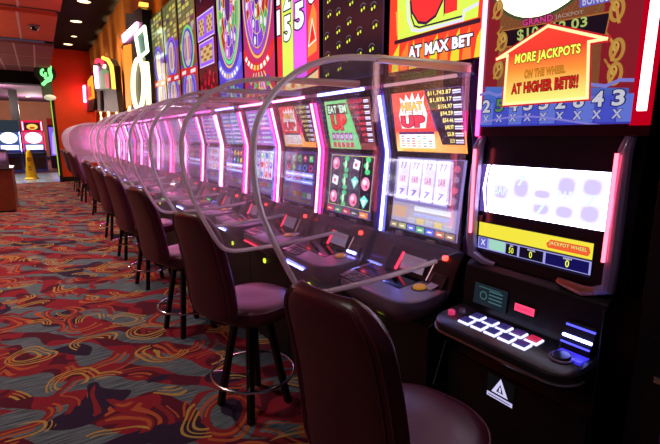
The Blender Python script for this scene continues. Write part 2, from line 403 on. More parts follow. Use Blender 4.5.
# black bulkhead ceiling on the right, tiled ceiling on the left
struct('ceiling_bulkhead', B(0.50, 3.2, 7.0, 17.5, 4.24, 4.6), DARKC)
struct('ceiling_bulkhead_side', B(0.52, 0.56, 7.0, 17.1, 3.66, 4.24), DARKC)
struct('ceiling_rear', B(-9, 3.2, -2, 7.0, 4.5, 4.7), DARKC)
def tiled(name, x0, x1, y0, y1, z, m, tw, tl):
    bm = bmesh.new(); box(bm, x0, x1, y0, y1, z, z + 0.06)
    o = struct(name, bm, m); b2 = bmesh.new()
    x = x1 - tw
    while x > x0:
        box(b2, x - 0.018, x + 0.018, y0, y1, z - 0.004, z + 0.01); x -= tw
    y = y0 + tl
    while y < y1 - 0.2: box(b2, x0, x1, y - 0.012, y + 0.012, z - 0.004, z + 0.01); y += tl
    g = link(name + '_grid', b2, mat('ceiling_grid', (178, 130, 120), 0.5)); g['kind'] = 'structure'
tiled('ceiling_panel', -9, 0.55, 3.5, 9.35, 3.6, RUST, 0.6, 3.0)
tiled('ceiling_panel_middle', -9, 0.52, 9.75, 12.3, 3.6, RUST, 0.6, 3.0)
tiled('ceiling_panel_back', -9, 0.55, 12.95, 18.2, 3.6, MAUVE, 0.4, 1.9)
struct('ceiling_slot', B(-9, 0.5, 9.35, 9.75, 3.66, 3.74), RUST)
struct('ceiling_slot_back', B(-9, 0.5, 12.3, 12.95, 3.72, 3.8), MAUVE)
struct('ceiling_slot_trim', B(-9, 0.5, 9.3, 9.4, 3.6, 3.74), DARKC)
struct('ceiling_slot_trim_back', B(-9, 0.5, 12.28, 12.36, 3.6, 3.8), DARKC)
struct('ceiling_beam', B(-9, 0.3, 18.2, 18.8, 3.2, 3.7), DARKC)
struct('ceiling_far', B(-9, 3.2, 18.8, 34, 3.62, 3.7), noisy('plum_ceiling', (92, 62, 92), 0.85))
struct('wall_far_column', B(-0.95, -0.62, 26, 26.4, 0, 3.62), CABINET)

def spot_thing(name, label, loc, r, m, group):
    t = empty(name, loc, label, 'ceiling light', group)
    link('trim_ring', tube(bmesh.new(), [(r * math.cos(2 * math.pi * k / 20), r * math.sin(2 * math.pi * k / 20), -0.006) for k in range(20)], 0.012, 6, True), SILVER, t)
    link('lens', disc(bmesh.new(), (0, 0, 0), (0, 0, -1), r, 0.01), m, t)
LENS = emis('downlight_lens', (255, 214, 150), 5)
names = ['nearest of the recessed lights, cut by the top edge of the picture', 'second recessed light along the black bulkhead', 'small third recessed light on the black bulkhead', 'round recessed light at the far end of the black bulkhead, by the orange wall']
for (px, py), lb in zip(((84, 1), (76, 21), (74, 36), (68, 44)), names):
    p = atZ(px, py, 4.236); spot_thing('recessed_downlight', lb, p, 0.13 if py != 36 else 0.08, LENS, 'recessed lights in the black bulkhead')
for i, (px, py) in enumerate(((28, 96.5), (11, 96.5), (13, 98.2), (14.5, 99.8))):
    lb = ['single small downlight beside the group over the far machines', 'uppermost left of three clustered downlights over the far machines', 'middle of three clustered downlights over the far machines', 'lowest of three clustered downlights over the far machines'][i]
    spot_thing('far_downlight', lb, atZ(px, py, 3.615), 0.16, LENS, 'downlights in the plum ceiling')
# security dome under the rust tiles
t = empty('security_camera_dome', atZ(34, 25.5, 3.598), 'small dark dome camera on the rust ceiling tiles', 'security camera')
link('base', disc(bmesh.new(), (0, 0, 0), (0, 0, -1), 0.10, 0.03), SILVER, t)
link('dome', loft(bmesh.new(), [[(0.08 * math.cos(a) * math.cos(b), 0.08 * math.sin(a) * math.cos(b), -0.03 - 0.07 * math.sin(b)) for a in [2 * math.pi * k / 16 for k in range(16)]] for b in (0, .5, 1, 1.4)]), GLOSS, t, smooth=True)

# ================================================================== BANK MACHINES
X0 = 1.52; PITCHY = 0.625; Y0 = 1.2
YD = Vector((0, -1, 0))
PAL = [(120, 60, 200), (200, 60, 140), (60, 120, 210), (230, 190, 60), (220, 60, 60), (90, 200, 130), (240, 240, 250)]
def slots_grid(a, x0, y0, x1, y1, cols, rows, seed, bright=1.0):
    rd = random.Random(seed); cw = (x1 - x0) / cols; rh = (y1 - y0) / rows
    a.up()
    for i in range(cols):
        a.quad(x0 + cw * i + cw * .06, y0, x0 + cw * (i + 1) - cw * .06, y1, (205, 200, 225) if bright > .9 else (46, 40, 60))
    a.up()
    for i in range(cols):
        for j in range(rows):
            cx, cy = x0 + cw * (i + .5), y0 + rh * (j + .5); c = rd.choice(PAL[:6]); k = rd.randint(0, 3)
            if k == 0: a.poly(ell(cx, cy, cw * .34, rh * .36), c)
            elif k == 1: a.poly([(cx - cw * .36, cy), (cx, cy - rh * .42), (cx + cw * .36, cy), (cx, cy + rh * .42)], c)
            elif k == 2: a.ring(cx, cy, cw * .36, rh * .38, cw * .13, c, n=12)
            else: a.quad(cx - cw * .3, cy - rh * .3, cx + cw * .3, cy + rh * .3, c)
    a.up()
    for i in range(cols):
        for j in range(rows):
            cx, cy = x0 + cw * (i + .5), y0 + rh * (j + .5)
            a.poly(ell(cx - cw * .08, cy + rh * .08, cw * .12, rh * .12, 8), rd.choice(((255, 255, 255), (255, 230, 120), (40, 20, 60))))
def lower_generic(a, seed, style):
    w, h = a.w, a.h
    if style == 'reelband':   # bright blue-white band across a dusky purple screen
        slots_grid(a, w * .06, h * .42, w * .94, h * .95, 5, 3, seed, .5)
        a.up(); a.quad(w * .05, h * .50, w * .95, h * .60, (150, 150, 240)); a.quad(w * .05, h * .38, w * .95, h * .46, (120, 140, 230))
        a.up(); a.quad(w * .08, h * .53, w * .92, h * .57, (245, 245, 255)); a.quad(w * .08, h * .41, w * .92, h * .43, (235, 240, 255))
        for i in range(6): a.quad(w * (.06 + .15 * i), h * .12, w * (.18 + .15 * i), h * .22, PAL[(seed + i) % 7], .5)
        a.quad(w * .05, h * .03, w * .95, h * .08, (150, 120, 80), .6)
    else:
        slots_grid(a, w * .05, h * .34, w * .95, h * .96, 5, 3, seed)
        a.up(); a.quad(w * .03, h * .04, w * .97, h * .28, (80, 70, 130))
        a.up()
        for i in range(5): a.quad(w * (.06 + .18 * i), h * .17, w * (.20 + .18 * i), h * .26, PAL[(seed + i) % 7], .8)
        a.quad(w * .06, h * .06, w * .94, h * .13, (190, 190, 235), .8)
def upper_generic(a, seed):
    rd = random.Random(seed); w, h = a.w, a.h; a.up()
    for j in range(7):
        y = h * (.06 + .13 * j)
        for i in range(2):
            c = rd.choice(((120, 110, 220), (160, 150, 230), (240, 130, 190), (90, 160, 200)))
            a.quad(w * (.06 + .46 * i), y, w * (.48 + .46 * i), y + h * .07, c)
    a.up()
    for j in range(7):
        y = h * (.075 + .13 * j)
        for i in range(2):
            for k in range(4): a.quad(w * (.1 + .46 * i + .085 * k), y, w * (.15 + .46 * i + .085 * k), y + h * .04, rd.choice(((250, 220, 250), (255, 240, 160), (230, 230, 255))))
PRICES = ['$11,743.87', '$1,878.17', '$156.97', '$94.59', '$54.46', '$48.97', '$26.98', '$15.35']
def upper_up(a, word, bg, logo, pricecol, detail=True):
    w, h = a.w, a.h
    a.up()
    if bg == 'red':
        a.poly([(0, h * .34), (w * .62, h * .34), (w * .5, h), (0, h)], [(240, 70, 60), (235, 60, 55), (240, 60, 55), (235, 80, 70)])
        a.poly([(0, 0), (w, 0), (w, h * .34), (0, h * .34)], [(255, 210, 130), (255, 150, 60), (250, 130, 60), (245, 120, 80)])
    else:
        a.poly([(0, 0), (w * .7, 0), (w * .55, h), (0, h)], [(120, 210, 140), (90, 200, 120), (90, 220, 120), (150, 225, 150)])
        a.poly([(w * .7, 0), (w, 0), (w, h), (w * .55, h)], (120, 60, 60))
    a.up()
    a.poly([(w * .51, h * .99), (w * .98, h * .99), (w * .98, h * .13), (w * .69, h * .13)], (44, 24, 34) if bg == 'red' else (70, 30, 40))
    a.up()
    if detail:
        for i, p in enumerate(PRICES):
            y = h * (.90 - .107 * i); x = w * (.545 + .024 * i) if i < 7 else w * .72
            a.text(p, (x + (0.08 * w if len(p) < 8 else 0) , y, w * .855, y + h * .074), (255, 235, 130) if bg == 'red' else (235, 60, 80), thick=.02)
            a.quad(w * .87, y + h * .005, w * .97, y + h * .03, (200, 190, 240)); a.quad(w * .87, y + h * .04, w * .97, y + h * .06, (235, 235, 250))
    else:
        for i in range(8): a.quad(w * (.56 + .02 * i), h * (.9 - .107 * i), w * .95, h * (.95 - .107 * i), (250, 225, 130))
    # flaming logo
    a.up()
    if bg == 'red':
        fl = [(w * .12, h * .40), (w * .48, h * .40), (w * .52, h * .62), (w * .48, h * .80), (w * .50, h * .93), (w * .44, h * .84), (w * .42, h * .97), (w * .36, h * .85), (w * .33, h * .99), (w * .28, h * .86), (w * .23, h * .97), (w * .2, h * .85), (w * .13, h * .93), (w * .14, h * .78), (w * .09, h * .62)]
        c = Vector((w * .3, h * .65))
        for i in range(len(fl)): a.poly([c, fl[i], fl[(i + 1) % len(fl)]], (255, 245, 235))
        a.up(); a.text(word, (w * .15, h * .70, w * .46, h * .83), (255, 180, 70), (120, 20, 30), .03, .05)
        a.up(); a.text("'EM", (w * .17, h * .60, w * .45, h * .70), (255, 250, 240), (150, 30, 40), .03, .05)
        a.up(); a.text('UP', (w * .13, h * .42, w * .48, h * .61), (225, 50, 60), (120, 10, 30), .06, .06)
    else:
        a.poly([(w * .04, h * .72), (w * .52, h * .72), (w * .50, h * .94), (w * .05, h * .94)], (50, 44, 50)); a.up(); a.text(word + " 'EM", (w * .07, h * .75, w * .49, h * .91), (205, 250, 215), None, .05)
        a.up(); a.text('UP', (w * .12, h * .40, w * .47, h * .72), (225, 60, 50), (110, 20, 40), .06, .06)
    a.up()
    if bg == 'red':
        a.quad(w * .07, h * .30, w * .60, h * .345, (90, 50, 90)); a.quad(w * .07, h * .07, w * .60, h * .30, (248, 240, 235)); a.up()
        rd = random.Random(3)
        for i in range(6):
            for j in range(5):
                if rd.random() < .8: a.quad(w * (.10 + .083 * i), h * (.09 + .042 * j), w * (.15 + .083 * i), h * (.112 + .042 * j), rd.choice(((220, 90, 90), (120, 120, 160), (90, 180, 160), (230, 170, 120))))
        a.poly([(w * .1, h * .005), (w * .65, h * .005), (w * .6, h * .05), (w * .12, h * .05)], (250, 170, 80))
    else:
        for i in range(5): a.quad(w * (.09 + .1 * i), h * .18, w * (.165 + .1 * i), h * .34, (150, 60, 140)); a.quad(w * (.09 + .1 * i), h * .03, w * (.165 + .1 * i), h * .14, (190, 50, 80))
        a.up()
        for i in range(5): a.poly(ell(w * (.127 + .1 * i), h * .26, w * .025, h * .05, 10), (220, 160, 240))
def lower_eatem(a):
    w, h = a.w, a.h; a.up(); a.quad(w * .03, h * .14, w * .97, h * .97, (24, 18, 34))
    a.line([(w * .03, h * .14), (w * .97, h * .14), (w * .97, h * .97), (w * .03, h * .97)], .004, (200, 200, 90), closed=True)
    a.up()
    for i in range(1, 4): a.quad(w * (.03 + .235 * i) - .0015, h * .14, w * (.03 + .235 * i) + .0015, h * .97, (120, 110, 90))
    syms = [[0, 3, 0], [1, 1, 1], [3, 2, 0], [1, 0, 2]]
    for i in range(4):
        for j in range(3):
            cx, cy = w * (.147 + .235 * i), h * (.83 - .28 * j) ; k = syms[i][j]; r = w * .085
            if k == 0: a.poly(ell(cx, cy, r, r * 1.0), (235, 130, 170)); a.up(); a.poly(ell(cx - r * .2, cy + r * .25, r * .45, r * .4, 10), (255, 220, 235)); a.poly(ell(cx + r * .3, cy - r * .4, r * .3, r * .25, 8), (190, 40, 60))
            elif k == 1:
                for d in (-.9, 0, .9): a.poly(ell(cx + r * .2 * (1 if d else -1), cy + r * d, r * .62, r * .42, 10), (60, 190, 110))
                a.up(); a.poly(ell(cx, cy, r * .3, r * .7, 8), (190, 245, 190))
            elif k == 2: a.poly([(cx - r, cy + r * .3), (cx, cy + r), (cx + r, cy + r * .3), (cx, cy - r)], (110, 220, 200)); a.up(); a.poly([(cx - r * .5, cy + r * .3), (cx + r * .5, cy + r * .3), (cx, cy - r * .7)], (225, 255, 250))
            else: a.poly([(cx - r * .8, cy - r * .5), (cx + r * .8, cy - r * .8), (cx + r, cy + r * .6), (cx - r * .6, cy + r * .9)], (240, 240, 250)); a.up(); a.poly(ell(cx, cy, r * .3, r * .3, 8), (200, 40, 60)); a.poly(ell(cx - r * .5, cy + r * .6, r * .15, r * .15, 6), (60, 60, 70))
    a.up()
    for i, c in enumerate(((190, 40, 50), (60, 120, 70), (170, 50, 50), (50, 60, 70), (200, 120, 60))):
        a.quad(w * (.03 + .19 * i), h * .02, w * (.20 + .19 * i), h * .11, c)
        a.quad(w * (.06 + .19 * i), h * .05, w * (.14 + .19 * i), h * .075, (230, 220, 200))
def lower_heat(a):
    # pale lilac board, silver credit meters and a row of coloured bet tiles
    w, h = a.w, a.h; a.up(); a.quad(0, 0, w, h, (120, 112, 168)); a.quad(w * .02, h * .40, w * .82, h * .99, (150, 140, 215))
    a.up()
    for i in range(4):
        x = w * (.04 + .2 * i); a.quad(x, h * .42, x + w * .17, h * .98, (215, 208, 245)); a.up()
        for j, lab in enumerate(('7', 'BAR', '77')):
            y = h * (.44 + .185 * j); a.text(lab, (x + w * .03, y + h * .03, x + w * .14, y + h * .13), (120, 90, 190) if j != 1 else (180, 60, 110), (245, 240, 255), .03, .04)
    a.quad(w * .84, h * .4, w * .98, h * .99, (70, 52, 84)); a.up()
    for j in range(4): a.poly(ell(w * .91, h * (.5 + .13 * j), w * .04, h * .04, 12), (170, 80, 110) if j % 2 else (120, 110, 140))
    a.quad(w * .03, h * .12, w * .97, h * .38, (158, 150, 176)); a.up()
    a.quad(w * .38, h * .30, w * .9, h * .36, (215, 220, 255)); a.quad(w * .38, h * .23, w * .9, h * .27, (150, 160, 235)); a.quad(w * .05, h * .18, w * .26, h * .34, (186, 150, 130))
    for i in range(5): a.quad(w * (.3 + .13 * i), h * .13, w * (.41 + .13 * i), h * .20, (200, 180, 120) if i % 2 else (170, 170, 190))
    a.quad(0, 0, w, h * .11, (60, 60, 90)); a.up()
    for i, c in enumerate(((150, 130, 90), (160, 160, 90), (90, 110, 210), (90, 170, 120), (80, 90, 220), (190, 90, 60), (150, 110, 60))):
        a.quad(w * (.02 + .14 * i), h * .02, w * (.14 + .14 * i), h * .095, c); 
    a.up()
    for i in range(7): a.quad(w * (.05 + .14 * i), h * .045, w * (.11 + .14 * i), h * .065, (240, 235, 220))

# ---- toppers
def wheel_top(a, seed, accent, cone):
    w, h = a.w, a.h; rd = random.Random(seed)
    a.up(); a.poly([(0, 0), (w, 0), (w, h), (0, h)], [accent, accent, (90, 50, 160), (90, 50, 160)])
    cv = h * .62
    # rim
    a.up(); a.ring(w / 2, cv, w * .49, h * .40, .02, (225, 180, 90), n=40); a.up(); a.ring(w / 2, cv, w * .455, h * .375, .03, cone, n=40)
    a.up(); a.poly(ell(w / 2, cv, w * .40, h * .345, 36), (70, 40, 120))
    a.up()
    cols = [(120, 60, 200), (180, 80, 220), (60, 160, 100), (80, 60, 190), (170, 40, 40), (210, 210, 225)]
    n = 12
    for k in range(3):
        r0, r1 = (.12, .21, .30)[k], (.21, .30, .39)[k]
        for i in range(n):
            a0, a1 = 360 / n * (i + .5 * (k % 2)), 360 / n * (i + 1 + .5 * (k % 2)); S = h * .88 / w
            f = lambda r, an: (w / 2 + w * r * math.cos(R(an)), cv + w * r * S * math.sin(R(an)))
            a.poly([f(r0, a0), f(r1, a0), f(r1, (a0 + a1) / 2), f(r1, a1), f(r0, a1)], cols[(i * 2 + k * 3 + seed) % 5])
    a.up()
    for k in range(3):
        r = (.165, .255, .345)[k]
        for i in range(n):
            an = 360 / n * (i + .5 + .5 * (k % 2)); S = h * .88 / w; cx = w / 2 + w * r * math.cos(R(an)); cy = cv + w * r * S * math.sin(R(an))
            if (i + k) % 2 == 0: a.poly(ell(cx, cy, w * .035, h * .026, 10), (215, 215, 228)); 
            a.line([(w / 2 + w * (r - .045) * math.cos(R(an + 15)), cv + w * S * (r - .045) * math.sin(R(an + 15))), (w / 2 + w * (r + .045) * math.cos(R(an + 15)), cv + w * S * (r + .045) * math.sin(R(an + 15)))], .008, (226, 186, 96))
    for r in (.12, .21, .30, .39): a.ring(w / 2, cv, w * r, h * .88 * r, .007, (226, 186, 96), n=36)
    # ribbon under the wheel and coloured bulbs on rays
    a.up()
    for i in range(10):
        a0 = 205 + 13 * i; f = lambda rr, an: (w / 2 + w * .62 * rr * math.cos(R(an)), h * .38 + h * .24 * rr * math.sin(R(an)))
        a.poly([f(.78, a0), f(1.0, a0), f(1.0, a0 + 13), f(.78, a0 + 13)], (205, 36, 44) if accent[0] > 150 else (110, 110, 230))
    a.up()
    for i in range(8):
        a0 = 219 + 11.5 * i; f = lambda rr, an: (w / 2 + w * .62 * rr * math.cos(R(an)), h * .38 + h * .24 * rr * math.sin(R(an)))
        a.poly([f(.83, a0), f(.95, a0), f(.95, a0 + 7), f(.83, a0 + 7)], (245, 240, 235) if i not in (3, 4) else (230, 190, 90))
    for i in range(5):
        u0 = w * (.10 + .2 * i); a.poly([(u0 + (i - 2) * .012, 0), (u0 + w * .05 + (i - 2) * .012, 0), (w * (.34 + .08 * i) + .01, h * .14), (w * (.34 + .08 * i), h * .14)], (205, 195, 220) if i % 2 else (225, 225, 90))
    a.up()
    for i in range(4):
        for j in range(3):
            a.poly(ell(w * (.2 + .2 * i) + (j - 1) * (i - 1.5) * -.006, h * (.03 + .035 * j), w * .055, h * .016, 10), ((50, 190, 110), (90, 50, 170))[(i + j) % 2])
def numbers_top(a):
    w, h = a.w, a.h
    bands = [(0, .14, (222, 40, 60)), (.14, .42, (205, 240, 90)), (.42, .74, (222, 90, 240)), (.74, 1, (228, 50, 60))]
    a.up()
    for u0, u1, c in bands: a.quad(w * u0, 0, w * u1, h, c)
    a.up()
    for u0 in (.13, .42, .735): a.quad(w * u0, h * .10, w * u0 + .006, h, (40, 30, 60))
    for s, x0, x1, ys in (('2', .19, .37, .255 + .155), ('5', .19, .37, .255), ('7', .47, .69, .29 + .155), ('5', .47, .69, .29), ('5', .77, .95, .38 + .15), ('0', .77, .95, .38), ('1', .03, .11, .45), ('1', .03, .11, .30)):
        a.text(s, (w * x0, h * ys, w * x1, h * (ys + .125)), (250, 248, 255), (45, 30, 70), .05, .05)
        a.text(s, (w * x0, h * (ys + .33), w * x1, h * (ys + .455)), (250, 248, 255), (45, 30, 70), .05, .05) if ys < .46 else None
    a.up(); a.poly([(w * .78, h * .14), (w * .97, h * .16), (w * .97, h * .33), (w * .90, h * .38), (w * .80, h * .30)], (240, 130, 60)); a.up(); a.poly([(w * .81, h * .20), (w * .95, h * .22), (w * .88, h * .29)], (225, 40, 40)); a.line([(w * .80, h * .19), (w * .96, h * .21), (w * .88, h * .31)], .008, (250, 235, 220), closed=True)
    # curved gold foot
    pts = [(w * t, h * (.11 - .07 * math.sin(math.pi * (.15 + .7 * t)))) for t in [i / 12 for i in range(13)]]
    a.up()
    for p, q in zip(pts, pts[1:]): a.poly([(p[0], 0), (q[0], 0), q, p], (238, 205, 150))
    a.up()
    for p, q in zip(pts, pts[1:]): a.poly([(p[0], p[1] - .006), (q[0], q[1] - .006), (q[0], q[1] + .006), (p[0], p[1] + .006)], (45, 30, 60))
    for i in range(8): a.poly(ell(w * (.07 + .12 * i), h * .022 if i % 2 else h * .03, w * .05, h * .013, 10), (235, 110, 60) if i % 2 else (250, 240, 200))
def dark_bulbs_top(a):
    w, h = a.w, a.h; rd = random.Random(4); a.up(); a.quad(w * .02, h * .01, w * .98, h * .99, (20, 18, 30)); a.up()
    for i in range(5):
        for j in range(12):
            cx, cy = w * (.08 + .19 * i + rd.uniform(-.03, .03)), h * (.05 + .078 * j + rd.uniform(-.015, .015) + .015 * i)
            a.poly(ell(cx, cy, .007, .009, 8), (220, 230, 70)); a.poly(ell(cx + .022, cy + .006, .007, .009, 8), (190, 220, 60))
            a.ring(cx + .012, cy + .004, .030, .030, .003, (100, 102, 118), n=8, a0=30, a1=150)
def panels_top(a):
    w, h = a.w, a.h; a.up(); a.poly([(0, 0), (w, 0), (w, h), (0, h)], [(90, 14, 24), (90, 14, 24), (34, 16, 34), (34, 16, 34)])
    for y0, y1, x0, x1 in ((.50, .68, .04, .92), (.30, .475, .10, .86)):
        a.up(); a.quad(w * x0, h * y0, w * x1, h * y1, (150, 90, 240)); a.up(); a.line([(w * x0, h * y0), (w * x1, h * y0), (w * x1, h * y1), (w * x0, h * y1)], .012, (210, 190, 255), closed=True)
        n = 2 if y0 > .4 else 1
        for i in range(n):
            xa = x0 + (x1 - x0) * (i / n + .08); xb = x0 + (x1 - x0) * ((i + 1) / n - .08)
            a.quad(w * xa, h * (y0 + .03), w * xb, h * (y1 - .03), (200, 170, 110)); a.up()
            for r in range(4):
                for c in range(4):
                    if (r + c) % 2: a.quad(w * (xa + (xb - xa) * c / 4), h * (y0 + .035 + .03 * r), w * (xa + (xb - xa) * (c + 1) / 4), h * (y0 + .055 + .03 * r), (140, 90, 70))
    rd = random.Random(5); a.up()
    for i in range(26): a.poly(ell(rd.uniform(.1, .9) * w, rd.uniform(.04, .26) * h, .03, .03, 8), rd.choice(((190, 20, 40), (130, 10, 30), (60, 10, 30))))
    for i in range(3): a.poly(ell(w * (.3 + .2 * i), h * .82, .014, .07, 10), (120, 110, 130))
def ovals_top(a, seed, oval):
    w, h = a.w, a.h; a.up(); a.poly([(0, 0), (w, 0), (w, h), (0, h)], [(90, 40, 90), (150, 40, 50), (120, 100, 50), (80, 84, 50)])
    rd = random.Random(seed); a.up()
    for j in range(8):
        for i in range(4): a.quad(w * (.06 + .23 * i), h * (.66 + .042 * j), w * (.24 + .23 * i), h * (.69 + .042 * j), rd.choice(((200, 190, 90), (110, 110, 70), (90, 60, 90), (170, 170, 110))))
    for i in range(14): a.poly(ell(rd.uniform(.05, .95) * w, rd.uniform(.05, .66) * h, .045, .05, 9), rd.choice(((200, 40, 50), (150, 140, 170), (90, 60, 190), (190, 180, 90))))
    for cv, rv in ((.50, .19), (.17, .16)):
        a.up(); a.poly(ell(w * .5, h * cv, w * .38, h * rv, 28), (90, 70, 190)); a.up(); a.ring(w * .5, h * cv, w * .38, h * rv, .035, oval if cv > .3 else (120, 100, 230), n=30)
        a.poly(ell(w * .5, h * cv, w * .22, h * rv * .75, 20), (190, 180, 180)); a.up()
        for i in range(5): a.quad(w * (.32 + .08 * i), h * (cv - rv * .5), w * (.37 + .08 * i), h * (cv + rv * .5), ((200, 70, 90), (110, 70, 200), (200, 190, 90))[(i + seed) % 3])
    a.up(); a.poly([(0, h * .29), (w, h * .27), (w, h * .33), (0, h * .36)], (195, 36, 44)); a.up(); a.quad(w * .1, h * .30, w * .34, h * .33, (225, 215, 225)); a.quad(w * .62, h * .29, w * .9, h * .32, (225, 215, 225))
def heat_top(a):
    w, h = a.w, a.h; P = a.px
    a.up(); a.quad(0, 0, w, h, (225, 60, 40)); a.up(); a.poly([P(398, 40), P(478, 17), (w, h), (0, h)], (198, 232, 80))
    rd = random.Random(2)
    for i in range(9):   # flames in the lower band
        x = w * (.04 + .11 * i); a.poly([(x, 0), (x + .05, 0), (x + .035 + rd.uniform(-.01, .02), .13), (x + .01, .08)], ((214, 196, 50), (240, 120, 50))[i % 2])
    a.poly([P(396, 12), P(404, 10), P(405, 30), P(397, 36)], (240, 150, 60))
    a.up(); a.line([P(396, 42.5), P(479, 20.5)], .018, (40, 22, 40))
    # giant UP, its foot in view
    a.up()
    q = [P(411, 27), P(476, 5), P(478, -72), P(411, -60)]
    a.text('UP', q, (232, 44, 48), (30, 20, 60), .07, .03)
    a.up()
    # outlines under the letters
    a.line([P(408, 2), P(409, 20), P(413, 30), P(420, 31), P(463, 20)], .013, (205, 205, 245)); a.line([P(463, 20), P(465, 11), P(478, 4)], .013, (205, 205, 245))
    a.up(); a.line([P(411, 2), P(412, 17), P(415, 26), P(420, 27.5), P(462, 16.5)], .008, (30, 20, 60))
    a.up(); a.text('AT MAX BET', [P(409, 59), P(473, 45), P(473.5, 33), P(409, 47)], (246, 240, 255), (36, 22, 50), .05, .09)

MACH = [  # label, upper, lower, topper, left strip, right strip, bar, under-deck strip, ticket light
    dict(label="red HEAT 'EM UP slot machine with an AT MAX BET sign on top", up=('heat', 'red'), low='heat', top='heat', L='blue', Rr=None, bar='dim', under=None, tick=None),
    dict(label="green EAT 'EM UP slot machine with fruit symbols, under a dark topper of yellow dots", up=('EAT', 'green'), low='eat', top='dark', L='magenta', Rr=None, bar='blue', under='blue', tick='blue'),
    dict(label="slot machine under the tall topper of white 25, 75 and 50 numbers", up=('HEAT', 'red'), low='band', top='numbers', L='white', Rr='pink', bar='pink', under='red', tick=None),
    dict(label="slot machine under the red and purple wheel topper, next to the numbers topper", up='gen', low='grid', top='wheel_red', L='pink', Rr='magenta', bar='pink', under='blue', tick=None),
    dict(label="slot machine under the green and blue wheel topper", up='genblue', low='band', top='wheel_green', L='white', Rr='magenta', bar='blue', under='red', tick=None),
    dict(label="slot machine whose dark red topper holds two violet-framed panels", up='gen', low='grid', top='panels', L='white', Rr='pink', bar='magenta', under='blue', tick='green'),
    dict(label="slot machine with a green-ringed oval on its topper", up='gen', low='band', top='ovals_green', L='white', Rr='magenta', bar='pink', under='green', tick=None),
    dict(label="slot machine with the middle one of the three oval toppers", up='genblue', low='grid', top='ovals', L='pink', Rr='red', bar='magenta', under='red', tick=None),
    dict(label="slot machine with the farthest of the three oval toppers", up='gen', low='grid', top='ovals_far', L='white', Rr='magenta', bar='pink', under='blue', tick=None),
]
